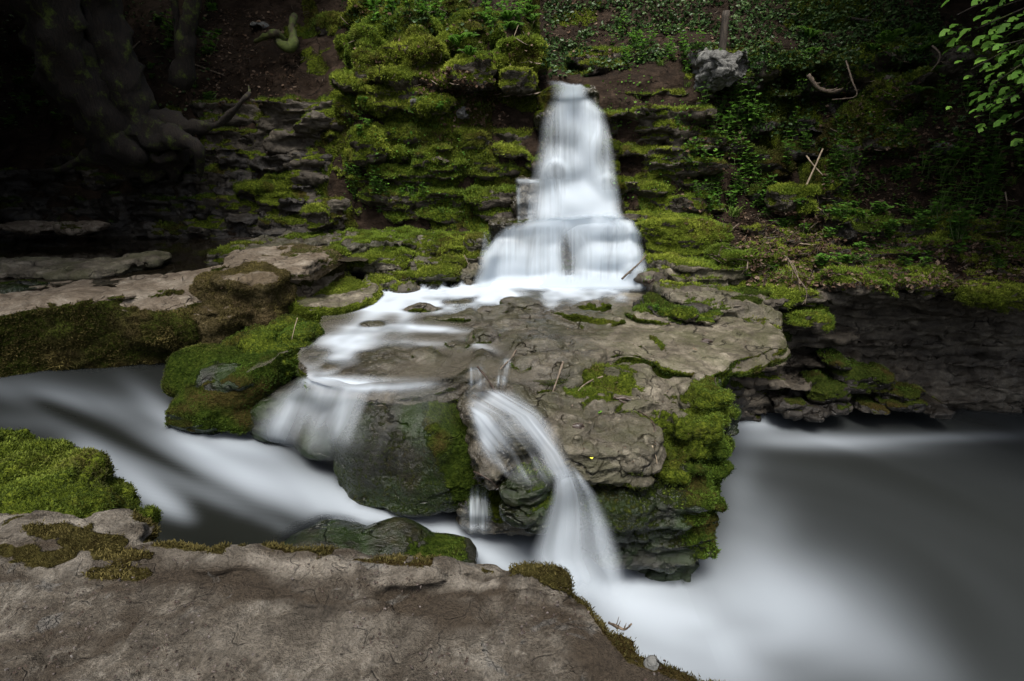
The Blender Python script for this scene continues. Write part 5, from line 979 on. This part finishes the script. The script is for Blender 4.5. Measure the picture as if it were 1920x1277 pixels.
for (px, py, rx, rz, lab) in [(1768, 279, 10, 5, 'pale angular stone lying on the brown earth slope at right'), (485, 50, 14, 5, 'flat pale stone lying high on the left bank'), (778, 196, 8, 7, 'small grey stone nestled in the moss of the outcrop'), (868, 213, 10, 7, 'pale stone showing under the dry grass of the outcrop'), (1218, 1247, 6, 5, 'tiny white pebble in the dry moss at the end of the foreground stone')]:
    h, n_ = hit(px, py)
    if h is not None: lump('stone', [(px, py, h[1], rx, rz, kpx(rx, h[1]), .6)], max(.003, kpx(rx, h[1]) / 9), 'grey', lab, 'stone', moss=(-2, 0, 1), big=(.2 * kpx(rx, h[1]), 6), mid=(.1 * kpx(rx, h[1]), 20), fine=(0, 10), strata=0)
# ------------------------------------------------------------------ plants
def herb_parts(n, h, ls, seed):
    r = np.random.default_rng(seed); st = []; C = []; D = []; Nv = []
    for k in range(n):
        b = np.zeros(3); ln = r.normal(0, .38, 2); H = h * r.uniform(.6, 1.1); top = b + [ln[0] * H, ln[1] * H, H]
        st.append(tube([b, (b + top) / 2 + [ln[0] * .05, 0, .01], top], [.003, .0022, .0012], 5, 0, 0, 3))
        m = max(3, int(H / .045))
        for j in range(1, m + 1):
            t = j / m; p = b + (top - b) * t; az = j * 1.57 + k
            for s in (0, math.pi):
                C.append(p); D.append([math.cos(az + s), math.sin(az + s), r.uniform(-.1, .5)]); Nv.append([0, 0, 1] + r.normal(0, .2, 3))
    n_ = len(C); tt = np.clip(.45 + r.normal(0, .22, n_), 0, 1)
    sz = ls * (1 - .35 * np.tile(np.linspace(0, 1, 2), n_)[:n_]) * r.uniform(.7, 1.2, n_)
    return st, leaves_mesh('leaves', np.array(C), np.array(D), np.array(Nv), sz, 'leaf', np.zeros(3), tt, wid=1.15)
def grass_mesh(n, L, seed, mat='grass', droop=.6, wd=.0045):
    r = np.random.default_rng(seed); V = []; F = []; T = []
    for k in range(n):
        az = r.uniform(0, 6.28); l = L * r.uniform(.5, 1.1); b = r.normal(0, .02, 3) * [1, 1, 0]; sp = r.uniform(.1, .55); s = np.array([-math.sin(az), math.cos(az), 0]) * wd
        pts = [b + np.array([math.cos(az) * l * (sp * t + droop * .5 * t * t), math.sin(az) * l * (sp * t + droop * .5 * t * t), l * (t * .9 - droop * .55 * t ** 2.4)]) for t in (0, .35, .7, 1)]
        i = len(V); V += [pts[0] - s, pts[0] + s, pts[1] - s * .9, pts[1] + s * .9, pts[2] - s * .6, pts[2] + s * .6, pts[3]]
        F += [(i, i + 1, i + 3), (i, i + 3, i + 2), (i + 2, i + 3, i + 5), (i + 2, i + 5, i + 4), (i + 4, i + 5, i + 6)]; T += [r.uniform(.1, .9)] * 7
    return mesh_np('grass_tuft', V, F, {'tint': T}, False, M[mat])
def fern_mesh(n, L, seed):
    r = np.random.default_rng(seed); C = []; D = []; Nv = []; Sz = []; st = []
    for k in range(n):
        az = k * 6.28 / n + r.uniform(-.3, .3); l = L * r.uniform(.7, 1.1); dr = np.array([math.cos(az), math.sin(az), 0])
        f = lambda t: dr * l * .62 * t ** 1.1 + np.array([0, 0, l * (1.0 * t - .62 * t * t)])
        st.append(tube([f(0), f(.4), f(.7), f(1)], [.003, .0025, .002, .001], 4, 0, 0, 2)); sd_ = np.cross(dr, [0, 0, 1])
        for j in range(2, 17):
            t = j / 16; tg = f(min(t + .05, 1)) - f(t - .05)
            for s in (1, -1): C.append(f(t)); D.append(s * sd_ + tg / np.linalg.norm(tg) * .5); Nv.append([0, 0, 1] - dr * .3); Sz.append(l * .3 * math.sin(min(1, (1.08 - t) * 1.4) * 1.5) * .8)
    return st, leaves_mesh('fronds', np.array(C), np.array(D), np.array(Nv), np.array(Sz), 'leaf', np.zeros(3), np.clip(.5 + r.normal(0, .15, len(C)), 0, 1), wid=.45)
HV = [herb_parts(3, .28, .06, 1), herb_parts(5, .2, .055, 2), herb_parts(7, .1, .05, 3), herb_parts(4, .35, .065, 4), herb_parts(9, .07, .045, 5)]
def stem_me(st):
    vv = np.concatenate([v for v, f in st]); ff = []; n0 = 0
    for v, f in st: ff += [tuple(i + n0 for i in q) for q in f]; n0 += len(v)
    u, inv = np.unique(np.round(vv, 5), axis=0, return_inverse=True); inv = inv.ravel(); st = [(u, [tuple(int(inv[i]) for i in q) for q in ff])]
    o = wood('stem', st, 'leafstem', None, (0, 0, 0)); me = o.data; bpy.data.objects.remove(o); return me
M['leafstem'] = simple_mat('green_stem', (.05, .08, .02), (.1, .13, .04), 20)
HV = [(stem_me(a), b) for a, b in HV]; FV_ = [(lambda q: (stem_me(q[0]), q[1]))(fern_mesh(7, .3, s)) for s in (1, 2)]
GV = [grass_mesh(45, .16, 1), grass_mesh(30, .1, 2), grass_mesh(26, .2, 3, 'litter', .9, .003)]
def place(kind, v, px, py, sc_, lab, cat, group=None):
    h, n_ = hit(px, py)
    if h is None: return
    h = h - n_ * .01; rz = random.uniform(0, 6.28); s = sc_ * random.uniform(.8, 1.25)
    if kind == 'grass_tuft': o = link('grass_tuft', GV[v], None, h, lab, cat, group)
    else:
        a, b = (HV if kind == 'herb' else FV_)[v]; o = link(kind, None, None, h, lab, cat, group)
        link('stem', a, o, (0, 0, 0)); link('leaves' if kind == 'herb' else 'fronds', b, o, (0, 0, 0))
    o.rotation_euler = (random.uniform(-.2, .2), random.uniform(-.2, .2), rz); o.scale = (s, s, s)
def area(kind, vs, n, x0, x1, y0, y1, sc_, lab, cat, group):
    for _ in range(n): place(kind, random.choice(vs), random.uniform(x0, x1), random.uniform(y0, y1), sc_, lab, cat, group)
one = [('fern', 0, 865, 100, 1.25, 'upright clump of pale green fern above the dark overhanging boulder', 'fern'), ('fern', 1, 880, 108, 1.0, 'lower spreading fern just right of the upright fern clump', 'fern'), ('grass_tuft', 0, 868, 388, 1.3, 'drooping tuft of grass on the step left of the lower fall', 'grass tuft'), ('grass_tuft', 0, 828, 398, 1.1, 'smaller grass tuft left of the drooping one at the outcrop foot', 'grass tuft'), ('grass_tuft', 1, 1460, 530, 1.5, 'lone sprout of grass blades on the mossy corner rocks over the cave', 'grass tuft'), ('grass_tuft', 0, 1375, 405, 1.4, 'dense grass tuft below the row of tall herbs right of the fall', 'grass tuft'), ('grass_tuft', 1, 1210, 530, 1.0, 'tiny grass sprig on the ledge right of the white pool', 'grass tuft'),
 ('herb', 3, 664, 350, 1.1, 'tall leafy herb standing alone at the left foot of the outcrop', 'herb'), ('herb', 0, 768, 345, .9, 'slender herb with rounded leaves below the middle of the outcrop', 'herb'), ('herb', 0, 1590, 120, 1.2, 'bright green sprig on the edge of the dark hollow at right', 'herb'), ('herb', 1, 1645, 70, 1.3, 'pale bushy sprig on the crest above the mossy spur', 'herb'), ('grass_tuft', 2, 905, 232, 1.2, 'hanging bunch of dry brown grass on the outcrop face', 'grass tuft'), ('grass_tuft', 2, 825, 265, 1.1, 'strands of dead grass trailing over the bedded blocks of the outcrop', 'grass tuft'), ('herb', 2, 1230, 585, .5, 'tiny yellow-green seedling on the back of the great slab', 'herb'), ('herb', 4, 395, 190, 1.6, 'small blue-green plant on the dark bank by the big roots', 'herb')]
for k, v, a, b, s, lab, cat in one: place(k, v, a, b, s, lab, cat)
for args in [('herb', [0, 1, 3], 28, 650, 800, 330, 405, .95, 'small-leaved herb growing along the foot of the mossy outcrop', 'herb', 'herbs at the foot of the outcrop'),
 ('herb', [2, 4], 10, 655, 700, 185, 260, .9, 'creeping small herb on the left flank of the outcrop', 'herb', 'creeping herbs on the outcrop flank'),
 ('herb', [0, 1, 3], 60, 1300, 1440, 190, 400, 1.1, 'fresh green herb in the tall patch on the ledges right of the fall', 'herb', 'tall green herbs right of the fall'),
 ('herb', [1, 2], 12, 1240, 1310, 230, 340, .8, 'low herb on the mossy terrace close right of the fall', 'herb', 'low herbs on the terrace'),
 ('herb', [1, 2, 4], 60, 1540, 1800, 290, 450, 1.2, 'broad-leaved herb on the slope above the right shelf boulders', 'herb', 'herbs on the right slope'),
 ('herb', [2, 4], 44, 1400, 1900, 385, 520, 1.1, 'low ground herb among litter on the right shelf', 'herb', 'low herbs on the right shelf'),
 ('herb', [1, 3], 28, 1740, 1915, 200, 480, 1.5, 'larger green herb on the dim slope near the right edge', 'herb', 'herbs near the right edge'),
 ('herb', [0, 1, 3], 26, 1420, 1620, 130, 330, 1.0, 'green shoot on the rock spur around the dark hollow', 'herb', 'shoots around the hollow'),
 ('fern', [0, 1], 14, 1380, 1800, 60, 260, 1.0, 'dim fern clump on the upper right bank', 'fern', 'ferns on the upper right bank'),
 ('herb', [0, 1, 3], 24, 1120, 1320, 60, 140, .9, 'leafy sprig on the bank just above the ledges right of the fall top', 'herb', 'sprigs above the right ledges'),
 ('herb', [1, 2], 12, 1640, 1740, 220, 300, 1.0, 'herb beside the bare earth patch of the right slope', 'herb', 'herbs by the earth patch'),
 ('fern', [0, 1], 7, 900, 1010, 20, 60, .8, 'bright fern or nettle shoot on the crest above the outcrop', 'fern', 'ferns on the outcrop crest'),
 ('herb', [0, 3], 26, 640, 1000, 5, 60, 1.1, 'leafy shoot rising along the skyline of the mossy outcrop', 'herb', 'shoots on the outcrop skyline'),
 ('herb', [1, 3, 4], 18, 235, 420, 5, 190, 1.4, 'dim green shoot on the dark upper left bank', 'herb', 'shoots on the dark left bank'),
 ('herb', [1, 4], 10, 0, 130, 130, 240, 1.6, 'leafy plant in deep shade at the far left', 'herb', 'shaded plants at far left'),
 ('grass_tuft', [0, 1], 14, 770, 900, 175, 250, .8, 'short grass tuft on the bright moss of the outcrop', 'grass tuft', 'grass on the outcrop'),
 ('grass_tuft', [2], 16, 780, 920, 140, 270, .9, 'wisp of dry grass hanging on the outcrop', 'grass tuft', 'dry grass on the outcrop'),
 ('grass_tuft', [0, 1, 2], 20, 1180, 1420, 90, 400, .9, 'grass tuft on the mossy ledges right of the fall', 'grass tuft', 'grass on the right ledges'),
 ('grass_tuft', [0, 1], 18, 1560, 1900, 90, 420, 1.0, 'grass tuft on the dim mossy right slope', 'grass tuft', 'grass on the right slope'),
 ('herb', [4, 2], 8, 815, 860, 195, 225, .7, 'pale little herb in the grass on top of the lower outcrop', 'herb', 'little herbs on the outcrop')]: area(*args)
def scatter(name, regs, mat, size, kind='stuff', lift=.01, wid=1.0, flat=.5, clump=0, **tags):
    C = []; D = []; Nv = []
    for (x0, x1, y0, y1, n) in regs:
        for _ in range(n):
            a, b = random.uniform(x0, x1), random.uniform(y0, y1)
            h, n_ = hit(a, b)
            if h is None or (n_ is not None and 1298 < a < 1402 and 95 < b < 168): continue
            if clump and noise(h[None] * clump, 71)[0] < (-.35 if name == 'ivy' else .1 if name == 'crumbs' else -.05): continue
            C.append(h + n_ * lift + rng.normal(0, .01, 3)); D.append(rng.normal(0, 1, 3) * [1, 1, .4]); Nv.append(n_ + rng.normal(0, flat, 3))
    return link(name, leaves_mesh(name, np.array(C), np.array(D), np.array(Nv), rng.uniform(.6, 1.4, len(C)) * size, mat, np.zeros(3), wid=wid), kind=kind)
scatter('leaf_litter', [(1400, 1920, 440, 540, 2600), (1380, 1560, 400, 470, 900), (1540, 1900, 150, 420, 1800), (780, 880, 130, 180, 300), (830, 950, 150, 240, 260), (640, 1000, 0, 120, 350), (380, 560, 20, 200, 700), (1020, 1350, 0, 110, 700), (150, 420, 60, 260, 500), (1280, 1400, 230, 420, 300)], 'litter', .045, lift=.008)
scatter('ivy', [(1020, 1760, 0, 125, 9000), (1020, 1110, 60, 145, 500), (1380, 1520, 90, 260, 700), (640, 1000, 0, 60, 500), (1500, 1900, 30, 300, 1200), (0, 400, 0, 250, 800)], 'ivy', .05, lift=.03, clump=2.2)
scatter('fallen_twigs', [(1350, 1560, 400, 500, 260), (1400, 1900, 380, 540, 260), (1540, 1900, 100, 400, 300), (1020, 1500, 0, 110, 300), (380, 620, 10, 170, 160), (640, 1000, 0, 200, 200)], 'twig', .17, lift=.02, wid=.045, flat=.3)
scatter('ground_cover', [(1560, 1900, 90, 480, 1900), (1130, 1450, 110, 420, 1000), (650, 900, 170, 400, 500), (1040, 1900, 40, 120, 700)], 'leaf', .03, lift=.02, clump=3)
# crumbs and petals on the wet ledges
scatter('crumbs', [(0, 1250, 1050, 1277, 2600)], 'twigdark', .006, lift=.001, clump=7)
scatter('debris', [(1060, 1450, 590, 690, 260), (1090, 1330, 720, 880, 130), (1000, 1400, 580, 660, 120), (400, 640, 450, 520, 60)], 'litter', .009, lift=.003)
for (name, me, org, tags) in pend: link(name, me, None, org, **tags)
grow_tufts()
